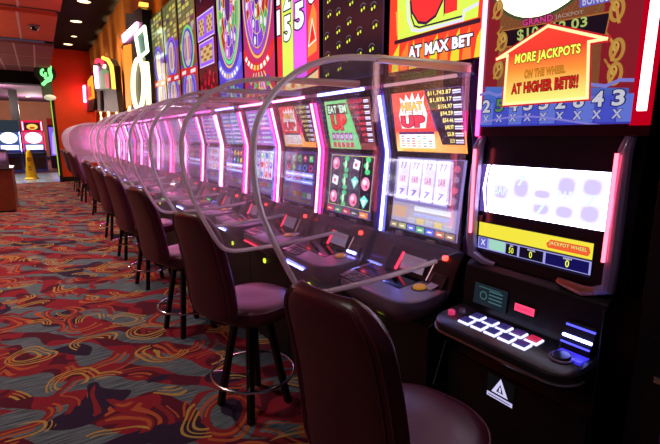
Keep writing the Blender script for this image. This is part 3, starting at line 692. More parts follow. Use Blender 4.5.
# shape of a machine side (local x, z)
SIDE = [(0.20, 0.0), (-0.24, 0.0), (-0.24, 0.10), (-0.27, 0.12), (-0.27, 0.70), (-0.10, 0.80), (-0.05, 0.98), (0.0, 1.02), (0.035, 1.41), (-0.03, 1.72), (-0.07, 1.75), (-0.07, 1.80), (0.20, 1.80)]
def build_machine(k, spec, yc, full=True, group='slot machines along the bank', top_h=1.32):
    t = empty('slot_machine', (X0, yc, 0), spec['label'], 'slot machine', group)
    hy = 0.309
    # body
    link('cabinet', prism(bmesh.new(), [(0.19, 0.03), (-0.25, 0.03), (-0.25, 0.72), (-0.06, 0.80), (-0.0, 1.0), (0.06, 1.02), (0.06, 1.80), (0.19, 1.80)], -hy, hy), CABINET, t, bevel=0.004)
    # side pillars carrying the light strips
    for s in (1, -1):
        pr = [(0.07, 0.99), (-0.012, 0.99), (0.022, 1.41), (-0.045, 1.74), (0.07, 1.74)]
        pillar = link('side_pillar', prism(bmesh.new(), pr, s * 0.262, s * 0.307), mat('pillar_plastic_glow', (150, 40, 90), 0.25) if k > 1 else mat('pillar_plastic_violet_glow', (74, 60, 140), 0.22), t, bevel=0.003)
        col = spec['L'] if s == 1 else spec['Rr']
        if col: link('light_strip', tube(bmesh.new(), [(-0.022, s * 0.288, 1.0), (-0.004, s * 0.288, 1.2), (0.012, s * 0.288, 1.40), (0.010, s * 0.288, 1.43), (-0.05, s * 0.288, 1.70)], 0.0075 if col not in ('magenta', 'red') else 0.006, 8), NEON[col], pillar)
        if full and col and k > 0: link('painted_glow', prism(bmesh.new(), [(-0.005, 1.04), (-0.014, 1.04), (0.020, 1.40), (-0.045, 1.69), (-0.035, 1.69), (0.03, 1.40)], s * 0.262 - 0.004 * s, s * 0.275), emis('glow_soft_magenta', (220, 30, 110), 0.9), pillar)  # emissive band paints the wide glow beside the strip
    # hood and its light bar
    hood = link('hood', prism(bmesh.new(), [(0.06, 1.735), (-0.05, 1.735), (-0.075, 1.755), (-0.06, 1.80), (0.06, 1.80)], -hy, hy), mat('hood_plastic', (60, 40, 78), 0.25), t, bevel=0.004)
    link('light_bar', tube(bmesh.new(), [(-0.066, 0.225, 1.742), (-0.066, -0.225, 1.742)], 0.008, 8), NEON[spec['bar']], hood)
    # screens
    def screen(z0, z1, x0, x1, bg, g=1.0, hw=0.225):
        U = YD; V = Vector((x1 - x0, 0, z1 - z0)); O = Vector((X0 + x0, yc + hw, z0)); 
        return Art(O, U, V, hw * 2, V.length, bg, g)
    link('bezel', prism(bmesh.new(), [(0.055, 1.0), (0.004, 1.0), (0.042, 1.41), (-0.024, 1.735), (0.055, 1.735)], -0.262, 0.262), GLOSS, t)
    a = screen(1.425, 1.705, 0.031, -0.022, (80, 60, 120), 1.75)
    u = spec['up']
    if u == 'gen': a = screen(1.425, 1.705, 0.031, -0.022, (150, 90, 190), 2.2); upper_generic(a, k)
    elif u == 'genblue': a = screen(1.425, 1.705, 0.031, -0.022, (80, 120, 170), 2.2); upper_generic(a, k + 20)
    else: upper_up(a, u[0].upper(), u[1], None, None, full)
    a.build('upper_screen', t)
    g = 1.5 if k == 0 else (1.8 if k < 3 else 2.6)
    a = screen(1.03, 1.395, -0.004, 0.0325, (70, 50, 110), g)
    if spec['low'] == 'heat': lower_heat(a)
    elif spec['low'] == 'eat': lower_eatem(a)
    else: lower_generic(a, k * 7 + 1, 'reelband' if spec['low'] == 'band' else 'grid')
    a.build('lower_screen', t)
    # topper
    tp = spec['top']
    if tp:
        z0, z1 = 1.815, 1.815 + top_h
        box_ = link('topper', B(0.024, 0.17, -0.305, 0.305, 1.80, z1 + 0.02), CABINET, t, bevel=0.004)
        a = Art(Vector((X0 + 0.012, yc + 0.29, z0)), YD, Vector((0, 0, 1)), 0.58, z1 - z0, (40, 30, 60), 1.15)
        if tp == 'heat': heat_top(a)
        elif tp == 'dark': dark_bulbs_top(a)
        elif tp == 'numbers': numbers_top(a)
        elif tp == 'wheel_red': wheel_top(a, 1, (190, 36, 60), (120, 70, 210))
        elif tp == 'wheel_green': wheel_top(a, 4, (70, 60, 190), (90, 220, 130))
        elif tp == 'panels': panels_top(a)
        elif tp == 'ovals_green': ovals_top(a, 3, (110, 210, 110))
        else: ovals_top(a, 5 if tp == 'ovals' else 8, (130, 90, 230))
        a.build('topper_screen', box_, thick=0.011)
    # button deck
    def plate(z, ins): return [(x, y, z + (x + 0.36) * 0.10) for x, y in roundrect(-0.347 + ins, -0.055, 0.272 - ins, 0.12 - ins * .5)]
    dk = link('button_deck', loft(bmesh.new(), [plate(0.70, 0.05), plate(0.745, 0.012), plate(0.785, 0.0), plate(0.809, 0.004), plate(0.815, 0.014)]), DECKM, t, smooth=True)
    def tilt(x): return 0.815 + (x + 0.36) * 0.10
    def pad(x0, x1, y0, y1, h, ins=0.0): return loft(bmesh.new(), [[(x, y, tilt(x) + d) for x, y in ((x0 + e, y0 + e), (x1 - e, y0 + e), (x1 - e, y1 - e), (x0 + e, y1 - e))] for d, e in ((-0.004, 0), (h, 0), (h + 0.001, 0.002))])
    link('touch_panel', pad(-0.235, -0.085, -0.11, 0.235, 0.002), GLOSS, dk)
    for j in range(4): link('button', pad(-0.335, -0.295, 0.045 + 0.048 * j, 0.082 + 0.048 * j, 0.004), DECKDARK, dk)
    if full:
        for j in range(3): link('button', pad(-0.285, -0.25, 0.06 + 0.055 * j, 0.10 + 0.055 * j, 0.004), DECKDARK, dk)
    c = (-0.165, -0.165, tilt(-0.165) - 0.002)
    link('spin_button', disc(bmesh.new(), c, (-.1, 0, 1), 0.030, 0.014), GOLD, dk, smooth=True, angle=30)
    link('button_collar', tube(bmesh.new(), [(c[0] + 0.034 * math.cos(a_), c[1] + 0.034 * math.sin(a_), tilt(c[0] + 0.034 * math.cos(a_))) for a_ in [2 * math.pi * i / 20 for i in range(20)]], 0.004, 6, True), DECKDARK, dk)
    if spec['under']: link('under_deck_light', tube(bmesh.new(), [(-0.350, -0.06, 0.762), (-0.350, 0.165, 0.762)], 0.005, 6), NEON[spec['under'] if spec['under'] != 'red' else 'red'], dk)
    # riser with bill slot, card reader, little display
    rs = link('riser', prism(bmesh.new(), [(-0.135, 0.80), (-0.10, 0.84), (-0.045, 0.965), (-0.02, 1.0), (0.02, 1.0), (0.0, 0.8)], -0.285, 0.285), BLACK, t, bevel=0.006)
    U = YD; n = Vector((-0.045 + 0.10, 0, 0.965 - 0.84)).normalized()
    def rp(v, yy): p = Vector((-0.10, 0, 0.84)) + n * v; return (p.x - 0.001, yy, p.z)
    link('card_reader', tube(bmesh.new(), [rp(0.012, 0.045 + .03), rp(0.105, 0.045 + .01)], 0.0085, 8), NEON['red'], rs)
    if full: link('card_reader', tube(bmesh.new(), [rp(0.01, -0.135), rp(0.10, -0.15)], 0.0025, 6), NEON['dim'], rs)
    dsp = Art(Vector((X0, yc, 0)) + Vector(rp(0.025, 0.045)) + Vector((-0.006, 0, 0.003)), U, n, 0.155, 0.075, (120, 100, 120), 1.0)
    dsp.up(); dsp.quad(.01, .045, .14, .065, (120, 90, 110)); dsp.quad(.01, .01, .10, .03, (110, 96, 130)); dsp.build('player_display', rs, thick=0.006)
    link('bill_acceptor', prism(bmesh.new(), [(-0.125, 0.835), (-0.06, 0.955), (-0.045, 0.94), (-0.10, 0.82)], 0.13, 0.235), DECKDARK, rs, bevel=0.003)
    link('bill_slot_light', tube(bmesh.new(), [rp(0.045, 0.225), rp(0.045, 0.145)], 0.004, 6), NEON['dim' if k != 1 else 'blue'], rs)
    link('indicator_light', B(-0.062, -0.045, -0.215, -0.195, 0.955, 0.975), emis('indicator_red', (255, 60, 50), 4), rs)
    tk = link('ticket_printer', prism(bmesh.new(), [(-0.125, 0.83), (-0.085, 0.895), (-0.07, 0.89), (-0.10, 0.81)], -0.25, -0.165), DECKDARK, rs, bevel=0.003)
    if spec['tick']: link('ticket_light', tube(bmesh.new(), [(-0.118, -0.17, 0.862), (-0.118, -0.24, 0.862)], 0.008, 8), NEON[spec['tick']], tk)
    else: link('ticket', prism(bmesh.new(), [(-0.155, 0.838), (-0.09, 0.858), (-0.09, 0.861), (-0.155, 0.841)], -0.225, -0.18), WHITEM, tk)
    if full:
        link('notice_plate', B(-0.024, -0.008, 0.12, 0.165, 1.002, 1.022), WHITEM, rs); link('notice_plate', B(-0.024, -0.008, -0.10, -0.05, 1.002, 1.015), mat('tan_label', (150, 150, 110), .5), rs)
    link('door_lock', disc(bmesh.new(), (-0.252, 0.035, 0.625), (-1, 0, 0), 0.018, 0.008), mat('lock_yellow_glow', (190, 200, 60), 0.4, 0, (200, 215, 60), 1.4), t)
    return t
for k, spec in enumerate(MACH):
    mt_ = build_machine(k, spec, Y0 + PITCHY * (k + 0.5) if k < 6 else Y0 + PITCHY * 6 + 0.72 * (k - 5.5), full=k < 5)
    if k >= 6: mt_.scale.y = 0.72 / PITCHY     # these cabinets are wider

# farther machines of the same bank, lower toppers
FARL = ["slot machine beside the farthest oval topper, under the white neon oval sign", "slot machine under the lit rectangle of the neon oval sign", "slot machine halfway between the neon oval sign and the arch sign", "slot machine just before the black arch sign",
        "slot machine under the near leg of the arch sign", "slot machine under the far leg of the arch sign", "slot machine under the amber screen sign", "slot machine farthest away on the bank, next to the orange end wall"]
for j in range(8):
    c = ['white', 'pink', 'magenta', 'blue', 'pink', 'white', 'pink', 'magenta'][j]
    build_machine(30 + j, dict(label=FARL[j], up='gen' if j % 2 else 'genblue', low='band' if j % 2 else 'grid', top=None, L=c, Rr='magenta' if j % 2 else 'pink', bar='pink', under='blue' if j % 2 else 'green', tick=None),
                  7.46 + 0.66 * j, full=False, group='farther slot machines along the bank')

# ================================================================== ACRYLIC DIVIDERS
PROF = [(1.39, 1.765), (1.2, 1.762), (0.93, 1.752), (0.80, 1.742), (0.70, 1.718), (0.61, 1.672), (0.545, 1.612), (0.50, 1.54), (0.486, 1.46), (0.488, 1.37), (0.502, 1.29), (0.53, 1.215), (0.565, 1.14), (0.60, 1.07), (0.628, 1.02), (0.66, 0.995), (0.71, 0.984), (0.86, 0.984), (1.0, 0.989), (1.13, 0.997), (1.255, 1.008)]
def smooth(pts, it=2):
    for _ in range(it):
        o = [pts[0]]
        for a, b in zip(pts, pts[1:]): o += [(a[0] * .75 + b[0] * .25, a[1] * .75 + b[1] * .25), (a[0] * .25 + b[0] * .75, a[1] * .25 + b[1] * .75)]
        pts = o + [pts[-1]]
    return pts
CURVE = smooth(PROF, 1)
def divider(y, label, group='clear acrylic dividers between the machines', dx=0.0):
    t = empty('acrylic_divider', (1.40 + dx, y, 1.0), label, 'divider', group)
    pr = [(x - 1.40, z - 1.0) for x, z in CURVE] + [(-0.145, 0.012), (-0.01, 0.03), (-0.005, 0.4), (-0.008, 0.76)]
    link('panel', prism(bmesh.new(), pr, -0.004, 0.004), ACRYLIC, t)
    bm = bmesh.new(); pts = [(x - 1.40, 0, z - 1.0) for x, z in CURVE]
    link('edge', tube(bm, pts, 0.0098, 8), EDGE, t, smooth=True)
    link('top_bracket', B(0.93 - 1.40, -0.009, -0.008, 0.008, 0.738, 0.762), mat('bracket_steel', (205, 170, 165), 0.35, 0.5), t, bevel=0.002)
    for x in (-0.44, -0.02): link('bolt', disc(bmesh.new(), (x, -0.0, 0.75), (0, -1, 0), 0.007, 0.012, 10), CHROME, t)
    return t
DL = ['nearest curved acrylic divider, its lower edge crossing the nearest stool', 'second curved acrylic divider, between the red and green UP machines', 'third curved acrylic divider, ending at the deck below the 25-75-50 machine',
      'fourth curved acrylic divider, beside the red wheel machine', 'fifth curved acrylic divider, beside the green wheel machine', 'sixth curved acrylic divider from the front', 'seventh curved acrylic divider from the front', 'eighth curved acrylic divider, last before the gap']
DY = [1.19, 1.862, 2.465, 3.09, 3.70, 4.33, 4.95, 5.60]
for y, lb in zip(DY, DL): divider(y, lb, dx=0.025 if y < 1.3 else 0.0)
for j in range(6):
    divider(10.1 + 0.52 * j, 'far acrylic divider in front of the orange wall, %s' % ['nearest of the far group', 'second of the far group', 'third of the far group', 'fourth of the far group', 'fifth of the far group', 'farthest of all dividers'][j], 'far acrylic dividers by the orange wall')

# ================================================================== NEAREST MACHINE
M1Y = 0.885
def big_machine():
    t = empty('slot_machine', (1.5, M1Y, 0), 'nearest slot machine, with the MORE JACKPOTS arrow and a blazing white reel window', 'slot machine')
    hy = 0.285
    link('cabinet', prism(bmesh.new(), [(0.19, 0.02), (-0.14, 0.02), (-0.14, 0.60), (-0.06, 0.72), (0.0, 0.9), (0.02, 1.5), (-0.02, 1.52), (-0.02, 2.95), (0.19, 2.95)], -hy, hy), CABINET, t, bevel=0.006)
    # upper screen
    tb = link('topper', prism(bmesh.new(), [(0.0, 1.50), (-0.052, 1.50), (-0.052, 2.9), (0.0, 2.9)], -0.316, 0.28), mat('topper_frame', (70, 10, 30), 0.2), t, bevel=0.004)
    a = Art(Vector((1.446, 1.145, 1.535)), YD, Vector((0, 0, 1)), 0.528, 1.3, (150, 34, 50), 0.62); P = a.px
    a.up(); a.poly([P(487, 88), P(630, 92), (a.w, a.h), (0, a.h)], (150, 34, 46))
    a.poly([P(497, 88), P(598, 92), P(612, -80), P(505, -80)], (128, 140, 66))
    # wheel edge
    a.up(); a.poly(ell(P(545, -48)[0], P(545, -48)[1], 0.215, 0.205, 40), (70, 90, 60)); a.up(); a.poly(ell(P(545, -48)[0], P(545, -48)[1], 0.205, 0.195, 40), (255, 250, 200), 3.0)
    a.up(); a.poly([P(580, 8), P(612, 1), P(612, -14), P(580, -8)], (110, 110, 220)); a.up(); a.text('BONUS', [P(583, 6), P(609, 1), P(609, -8), P(583, -3)], (230, 225, 250))
    # jackpot plate
    a.poly([P(503, 31), P(611, 12), P(605, 40), P(507, 47)], (34, 20, 34)); a.up(); a.line([P(503, 31), P(611, 12), P(605, 40), P(507, 47)], .004, (200, 120, 60), closed=True)
    a.text('GRAND', [P(523, 26.5), P(554, 21), P(554, 14), P(523, 20)], (235, 70, 150), (60, 10, 40), .04, .06); a.text('JACKPOT', [P(556, 20.5), P(584, 14.5), P(584, 10), P(556, 15)], (190, 160, 150))
    a.text('$10,812.03', [P(518, 43), P(588, 28), P(588, 16), P(518, 30)], (200, 220, 120), (40, 60, 50), .02, .03)
    # gold scrolls
    for sx, pts in ((1, [(494, 18), (499, 10), (501, 2)]), (1, [(497, 50), (503, 42), (499, 33)]), (1, [(495, 78), (499, 70), (497, 60)]), (-1, [(620, 22), (618, 10), (613, 2)]), (-1, [(613, 60), (618, 50), (612, 40)]), (-1, [(610, 84), (616, 74), (610, 66)])):
        c = P(*pts[1]); a.ring(c[0], c[1], .022, .034, .010, (205, 150, 70), n=18); a.up(); a.ring(c[0] + .004 * sx, c[1] + .010, .010, .014, .006, (225, 180, 90), n=12)
        a.line([P(*q) for q in pts], .008, (215, 160, 70)); a.line([P(pts[2][0] + 4 * sx, pts[2][1] - 6), P(*pts[2])], .006, (190, 130, 60))
    # blue row with numbers
    a.up(); a.poly([(0, 0), (a.w, 0), P(630, 88), P(487, 87)], [(60, 70, 210), (70, 60, 190), (90, 110, 200), (90, 130, 220)]); a.up()
    for i in range(9):
        x = a.w * (.0 + .115 * i); a.quad(x + .003, .006, x + a.w * .108, .085, ((110, 130, 235), (80, 90, 220))[i % 2])
    a.up()
    for i, d in enumerate('25X3528X3'):
        x = a.w * (.02 + .11 * i); a.text(d if d != 'X' else '4', (x, .052, x + .034, .098), ((225, 225, 240), (100, 150, 90))[i == 1], (50, 40, 110), .03, .05)
        a.text('X', (x + .004, .016, x + .032, .042), (200, 200, 240), (60, 50, 120), .03, .04)
    for i in range(14): a.line([(a.w * i / 14, .118 + .008 * math.sin(i * 2)), (a.w * (i + 1) / 14, .118 + .008 * math.sin(i * 2 + 2))], .010, (140, 140, 230))
    for i in range(14): a.line([(a.w * i / 14, .012 + .02 * math.sin(i / 3)), (a.w * (i + 1) / 14, .012 + .02 * math.sin((i + 1) / 3))], .006, (150, 140, 235))
    # arrow
    A = [P(551.4, 26.7), P(609.5, 39.5), P(592, 42.5), P(590.5, 98), P(507, 104.5), P(511, 56), P(500.5, 59.5)]
    a.up(); a.line(A, .020, (200, 40, 50), 0.8, closed=True); a.up()
    a.poly([A[0], A[1], A[2], A[5], A[6]], [(245, 70, 50), (240, 50, 50), (235, 60, 50), (240, 60, 50), (240, 50, 50)], .95)
    m1, m2 = P(510, 74), P(591, 68); a.poly([A[5], m1, m2, A[2]], [(238, 60, 50), (250, 150, 60), (250, 150, 60), (238, 60, 50)], .95)
    a.poly([m1, A[4], A[3], m2], [(250, 150, 60), (240, 240, 120), (235, 240, 130), (250, 150, 60)], .95)
    a.up(); a.line(A, .009, (255, 170, 120), 2.2, closed=True)
    a.text('MORE JACKPOTS', [P(517.6, 67.6), P(583.6, 56.5), P(584.4, 43.8), P(519, 54.8)], (245, 250, 90), (70, 40, 10), .04, .05, g=1.0)
    a.up(); a.text('ON THE WHEEL', [P(527.7, 79), P(568.6, 73), P(568.6, 65.5), P(528.5, 70.6)], (250, 160, 50), (120, 60, 10), .02, .04)
    a.up(); a.text('AT HIGHER BETS!!', [P(515, 94.5), P(581.4, 87.8), P(582.3, 75.2), P(515.5, 84.5)], (235, 40, 40), (110, 20, 10), .04, .05)
    a.build('upper_screen', tb, thick=0.004)
    # tall light strips either side of the upper screen
    link('light_strip', B(-0.068, -0.052, 0.264, 0.276, 1.60, 2.9), emis('strip_hot_pink', (255, 150, 190), 3.0), t, bevel=0.003)
    link('light_strip', B(-0.062, -0.048, 0.268, 0.280, 1.50, 1.60), NEON['magenta'], t, bevel=0.003)
    link('light_strip', B(-0.070, -0.050, -0.303, -0.281, 1.57, 2.9), emis('strip_hot_red', (255, 190, 190), 5.0), t, bevel=0.003)
    gl = emis('strip_red_glow', (170, 0, 24), 1.0)  # housing itself emits, painting in the strip's red glow
    link('strip_housing', B(-0.056, -0.046, -0.315, -0.262, 1.53, 2.9), gl, t); 
    # U-shaped silver frame round the lower screens
    for s in (1, -1):
        y = 0.262 * s
        fr = link('screen_frame', tube(bmesh.new(), [(-0.03, y, 1.50), (-0.055, y, 1.46), (-0.062, y + .004 * s, 1.30), (-0.060, y + .004 * s, 1.10), (-0.055, y, 1.03), (-0.045, y - 0.05 * s, 1.005), (-0.04, y - 0.10 * s, 1.0)], [0.016, 0.020, 0.021, 0.021, 0.021, 0.016, 0.010], 10), mat('frame_lavender_silver', (176, 156, 196), 0.25, 0.35), t, smooth=True)
        link('light_strip', tube(bmesh.new(), [(-0.088, y - 0.008 * s, 1.45), (-0.088, y - 0.010 * s, 1.12)], 0.006, 8), emis('strip_coral', (255, 90, 110), 4.0), fr)
    link('bezel', prism(bmesh.new(), [(0.02, 1.0), (-0.034, 1.0), (-0.034, 1.5), (0.02, 1.5)], -0.25, 0.25), mat('bezel_plum', (34, 20, 38), 0.2), t)
    # reel window (blown out)
    a = Art(Vector((1.462, 1.137, 1.205)), YD, Vector((0, 0, 1)), 0.475, 0.185, (225, 215, 255), 9.0); w, h = a.w, a.h
    a.up(); a.poly([(0, 0), (w * .055, 0), (w * .02, h * .5), (w * .05, h), (0, h)], (90, 70, 150), 1.0)
    a.ring(w * .10, h * .5, w * .055, h * .55, .010, (150, 130, 220), 1.2, a0=90, a1=270)
    a.up()
    for i in range(5):
        x = w * (.12 + .175 * i)
        a.quad(x, h * .06, x + w * .14, h * .94, (225, 215, 255), 3.0)
    a.up()
    def soft(x0, y0, x1, y1, col, g):      # symbol fading out into the glare
        cx, cy = (x0 + x1) / 2, (y0 + y1) / 2; inn = ell(cx, cy, (x1 - x0) * .34, (y1 - y0) * .34, 16, 11, 371); out = ell(cx, cy, (x1 - x0) * .62, (y1 - y0) * .62, 16, 11, 371)
        sq = lambda p, hx, hy: (min(max(p[0], cx - hx), cx + hx), min(max(p[1], cy - hy), cy + hy))
        for k in range(16):
            q = (k + 1) % 16; a.poly([(cx, cy), inn[k], inn[q]], col, g)
            m = len(a.F); a.poly([inn[k], sq(out[k], (x1 - x0) * .5, (y1 - y0) * .5), sq(out[q], (x1 - x0) * .5, (y1 - y0) * .5), inn[q]], col, g)
            c0 = a.c(col, g); c1 = a.c((225, 215, 255), 1.5); a.F[m] = (a.F[m][0], [c0, c1, c1, c0], a.F[m][2])
    for i in range(5):
        x = w * (.12 + .175 * i); lav = (190, 178, 242)
        for y0, y1 in ([(.30, .62)], [(.36, .80)], [(.10, .36), (.42, .60)], [(.10, .36), (.50, .90)], [(.08, .44), (.55, .90)])[i]: soft(x, h * y0, x + w * .15, h * y1, lav, 1.2)
    a.up()
    for i, sy in enumerate(('BAR', '7', '7', 'BAR', '7')):
        x = w * (.135 + .175 * i); y0 = (.40, .62, .12, .40, .38)[i]
        a.text(sy, (x + (.02 * w if sy == '7' else 0), h * y0, x + w * (.12 if sy == 'BAR' else .10), h * (y0 + .22)), (215, 225, 240), None, .03, g=1.1)
    a.build('reel_window', t)
    # credit screen
    a = Art(Vector((1.460, 1.132, 1.045)), YD, Vector((0, 0, 1)), 0.445, 0.118, (20, 16, 40), 1.0); w, h = a.w, a.h
    a.up(); a.quad(w * .0, h * .52, w, h * .98, (228, 214, 60)); a.quad(0, h * .08, w, h * .47, (150, 150, 220))
    a.up(); a.quad(w * .01, h * .12, w * .10, h * .46, (90, 90, 180)); a.quad(w * .12, h * .12, w * .28, h * .46, (150, 200, 180)); a.quad(w * .29, h * .1, w * .40, h * .44, (14, 10, 30)); a.quad(w * .42, h * .1, w * .63, h * .44, (14, 10, 30)); a.quad(w * .65, h * .1, w * .985, h * .44, (16, 14, 80))
    a.up(); a.text('X', (w * .03, h * .2, w * .08, h * .4), (220, 220, 250)); a.text('50', (w * .32, h * .15, w * .365, h * .34), (230, 240, 80)); a.text('0', (w * .51, h * .15, w * .535, h * .36), (230, 240, 80)); a.text('0', (w * .81, h * .15, w * .84, h * .36), (230, 240, 80))
    a.text('BET', (w * .33, h * .36, w * .36, h * .42), (230, 225, 240)); a.text('WINNER', (w * .49, h * .37, w * .56, h * .42), (230, 225, 240)); a.text('CREDIT', (w * .79, h * .37, w * .86, h * .42), (230, 225, 240))
    a.quad(0, h * .47, w, h * .52, (60, 50, 50)); a.poly([(w * .66, h * .60), (w * .97, h * .60), (w * .985, h * .72), (w * .97, h * .86), (w * .68, h * .86), (w * .645, h * .72)], (225, 90, 50)); a.up(); a.text('JACKPOT WHEEL', (w * .67, h * .68, w * .96, h * .82), (240, 220, 120), (120, 30, 20), .02, .04)
    a.build('credit_screen', t)
    link('name_plate', B(-0.048, -0.034, 0.232, 0.268, 1.165, 1.188), mat('plate_brown', (110, 60, 60), .4), t, bevel=0.002)
    # chin trim
    link('trim', tube(bmesh.new(), [(-0.05, -0.10, 1.012), (-0.062, -0.19, 1.004), (-0.05, -0.235, 1.012)], [0.012, 0.018, 0.012], 8), mat('copper_trim', (190, 110, 90), 0.3, 0.7), t, smooth=True)
    # console face
    cf = link('console_face', prism(bmesh.new(), [(-0.045, 1.0), (-0.07, 0.98), (-0.085, 0.80), (0.0, 0.78), (0.02, 1.0)], -0.275, 0.275), BLACK, t, bevel=0.004)
    Vn = Vector((0.015, 0, 0.18)).normalized()
    a = Art(Vector((1.411, 1.10, 0.84)), YD, Vn, 0.15, 0.085, (26, 40, 50), 0.7); a.up(); a.ring(.045, .04, .017, .017, .004, (70, 110, 110), n=16); 
    for j in range(4): a.quad(.07, .02 + .014 * j, .13, .025 + .014 * j, (70, 110, 116))
    a.quad(.02, .07, .12, .074, (60, 100, 100)); a.build('player_display', cf, thick=0.004)
    a = Art(Vector((1.411, 0.915, 0.868)), YD, Vn, 0.078, 0.028, (255, 60, 100), 1.5); a.up(); a.text('CALL SERVICE', (.010, .008, .068, .020), (190, 20, 60), thick=.02); a.build('service_light', cf, thick=0.006)
    bb = link('bill_acceptor', prism(bmesh.new(), [(-0.088, 0.90), (-0.12, 0.83), (-0.13, 0.79), (-0.08, 0.78), (-0.07, 0.90)], -0.262, -0.165), BLACK, cf, bevel=0.004)
    for z, x, cc in ((0.89, -0.096, 0.0035), (0.858, -0.112, 0.005), (0.838, -0.122, 0.003)): link('bill_slot_light', tube(bmesh.new(), [(x, -0.168, z), (x, -0.26, z)], cc, 6), NEON['blue'] if cc > 0.004 else emis('slot_blue', (70, 70, 255), 2.5), bb)
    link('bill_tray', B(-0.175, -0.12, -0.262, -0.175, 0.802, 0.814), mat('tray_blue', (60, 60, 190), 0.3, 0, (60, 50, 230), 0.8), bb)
    # deck
    def rr(z, ins): return [(x, y, z + (x + 0.32) * 0.10) for x, y in roundrect(-0.275 + ins, -0.05, 0.285 - ins, 0.085 - ins * .5)]
    dk = link('button_deck', loft(bmesh.new(), [rr(0.69, 0.08), rr(0.73, 0.02), rr(0.755, 0.0), rr(0.782, 0.0), rr(0.790, 0.010)]), DECKDARK, t, smooth=True)
    ol = [(x, y, 0.755 + (x + 0.32) * .10) for x, y in roundrect(-0.277, -0.05, 0.287, 0.085)]
    i0 = 0; link('deck_rail', tube(bmesh.new(), [p for p in ol if p[0] < -0.08 and p[1] < 0][::-1] + [p for p in ol if p[0] < -0.08 and p[1] > 0][::-1], 0.005, 6), SILVER, dk)
    tz = lambda x: 0.790 + (x + 0.32) * 0.10
    lit = emis('button_rim_light', (205, 205, 255), 1.5); face = mat('button_face', (52, 44, 92), 0.2, 0, (80, 70, 170), 0.25); facer = mat('button_face_red', (160, 40, 70), 0.2, 0, (230, 50, 90), 0.5)
    for r_ in range(2):
        for c_ in range(5):
            x0 = -0.222 + 0.054 * r_; yy = 0.128 - 0.0585 * c_ - (0.0 if r_ == 0 else 0.008)
            q = lambda d, e: [(x, y, tz(x) + d) for x, y in ((x0 + e, yy + e), (x0 + 0.044 - e, yy + e), (x0 + 0.044 - e, yy + 0.048 - e), (x0 + e, yy + 0.048 - e))]
            bt = link('button', loft(bmesh.new(), [q(-0.002, 0), q(0.006, 0), q(0.008, 0.004)]), lit, dk)
            link('button_face', loft(bmesh.new(), [q(0.006, 0.0045), q(0.012, 0.005), q(0.013, 0.008)]), facer if (r_, c_) == (1, 4) else face, bt)
    def ring_(cx, cy, rad, th, m_, nm): link(nm, tube(bmesh.new(), [(cx + rad * math.cos(a_), cy + rad * math.sin(a_), tz(cx + rad * math.cos(a_)) + 0.004) for a_ in [2 * math.pi * i / 24 for i in range(24)]], th, 6, True), m_, dk, smooth=True)
    link('spin_button', disc(bmesh.new(), (-0.175, -0.205, tz(-0.175) - 0.002), (-.1, 0, 1), 0.028, 0.016), DECKDARK, dk, smooth=True, angle=30); ring_(-0.175, -0.205, 0.034, 0.005, DECKM, 'button_collar')
    link('service_button', disc(bmesh.new(), (-0.19, 0.235, tz(-0.19) - 0.002), (-.1, 0, 1), 0.014, 0.018), mat('pink_button', (220, 60, 110), .3, 0, (230, 60, 110), .5), dk, smooth=True, angle=30)
    link('service_button', disc(bmesh.new(), (-0.15, 0.215, tz(-0.15) - 0.002), (-.1, 0, 1), 0.014, 0.018), DECKM, dk, smooth=True, angle=30)
    # warning triangle low on the door
    U = YD; a = Art(atX(486.5, 394, 1.355), YD, Vector((0, 0, 1)), 0.115, 0.095, (8, 8, 10), 0.9); a.N = Vector((-1, 0, 0)); w, h = a.w, a.h
    a.up(); a.poly([(w * .18, h * .27), (w * .80, h * .27), (w * .50, h * .97)], (205, 200, 240)); a.up(); a.poly([(w * .36, h * .36), (w * .63, h * .36), (w * .5, h * .72)], (40, 30, 70)); a.up(); a.poly([(w * .46, h * .4), (w * .54, h * .4), (w * .52, h * .6), (w * .48, h * .6)], (220, 215, 245))
    a.quad(w * .02, h * .02, w * .98, h * .20, (190, 185, 230)); a.up(); a.quad(w * .08, h * .08, w * .9, h * .12, (60, 50, 90)); a.build('warning_sign', t, thick=0.002)
    link('door', B(-0.143, -0.13, -0.27, 0.27, 0.06, 0.62), CABINET, t, bevel=0.004)
    link('side_label', B(0.02, 0.07, -0.288, -0.284, 0.56, 0.585), mat('side_label_grey', (110, 90, 120), .5), t)
    link('side_panel', B(-0.12, 0.17, -0.290, -0.284, 0.2, 0.98), BLACK, t, bevel=0.003)
    for z in (0.80, 0.92): link('screw', disc(bmesh.new(), (-0.02, -0.289, z), (0, -1, 0), 0.006, 0.004, 10), CHROME, t)
    return t
big_machine()

def side_cabinet():
    t = empty('dark_cabinet', (1.58, 0.24, 0), 'unlit black cabinet at the right edge, just right of the nearest slot machine', 'cabinet')
    link('body', B(-0.11, 0.11, -0.30, 0.30, 0.0, 3.0), CABINET, t, bevel=0.006)
    link('door', B(-0.118, -0.11, -0.26, 0.26, 0.10, 0.92), BLACK, t, bevel=0.003)
    link('label', B(-0.121, -0.118, 0.10, 0.20, 0.60, 0.63), mat('cabinet_label', (90, 74, 110), .5), t)
    link('latch', B(-0.125, -0.118, 0.215, 0.235, 0.78, 0.80), CHROME, t, bevel=0.002)
side_cabinet()

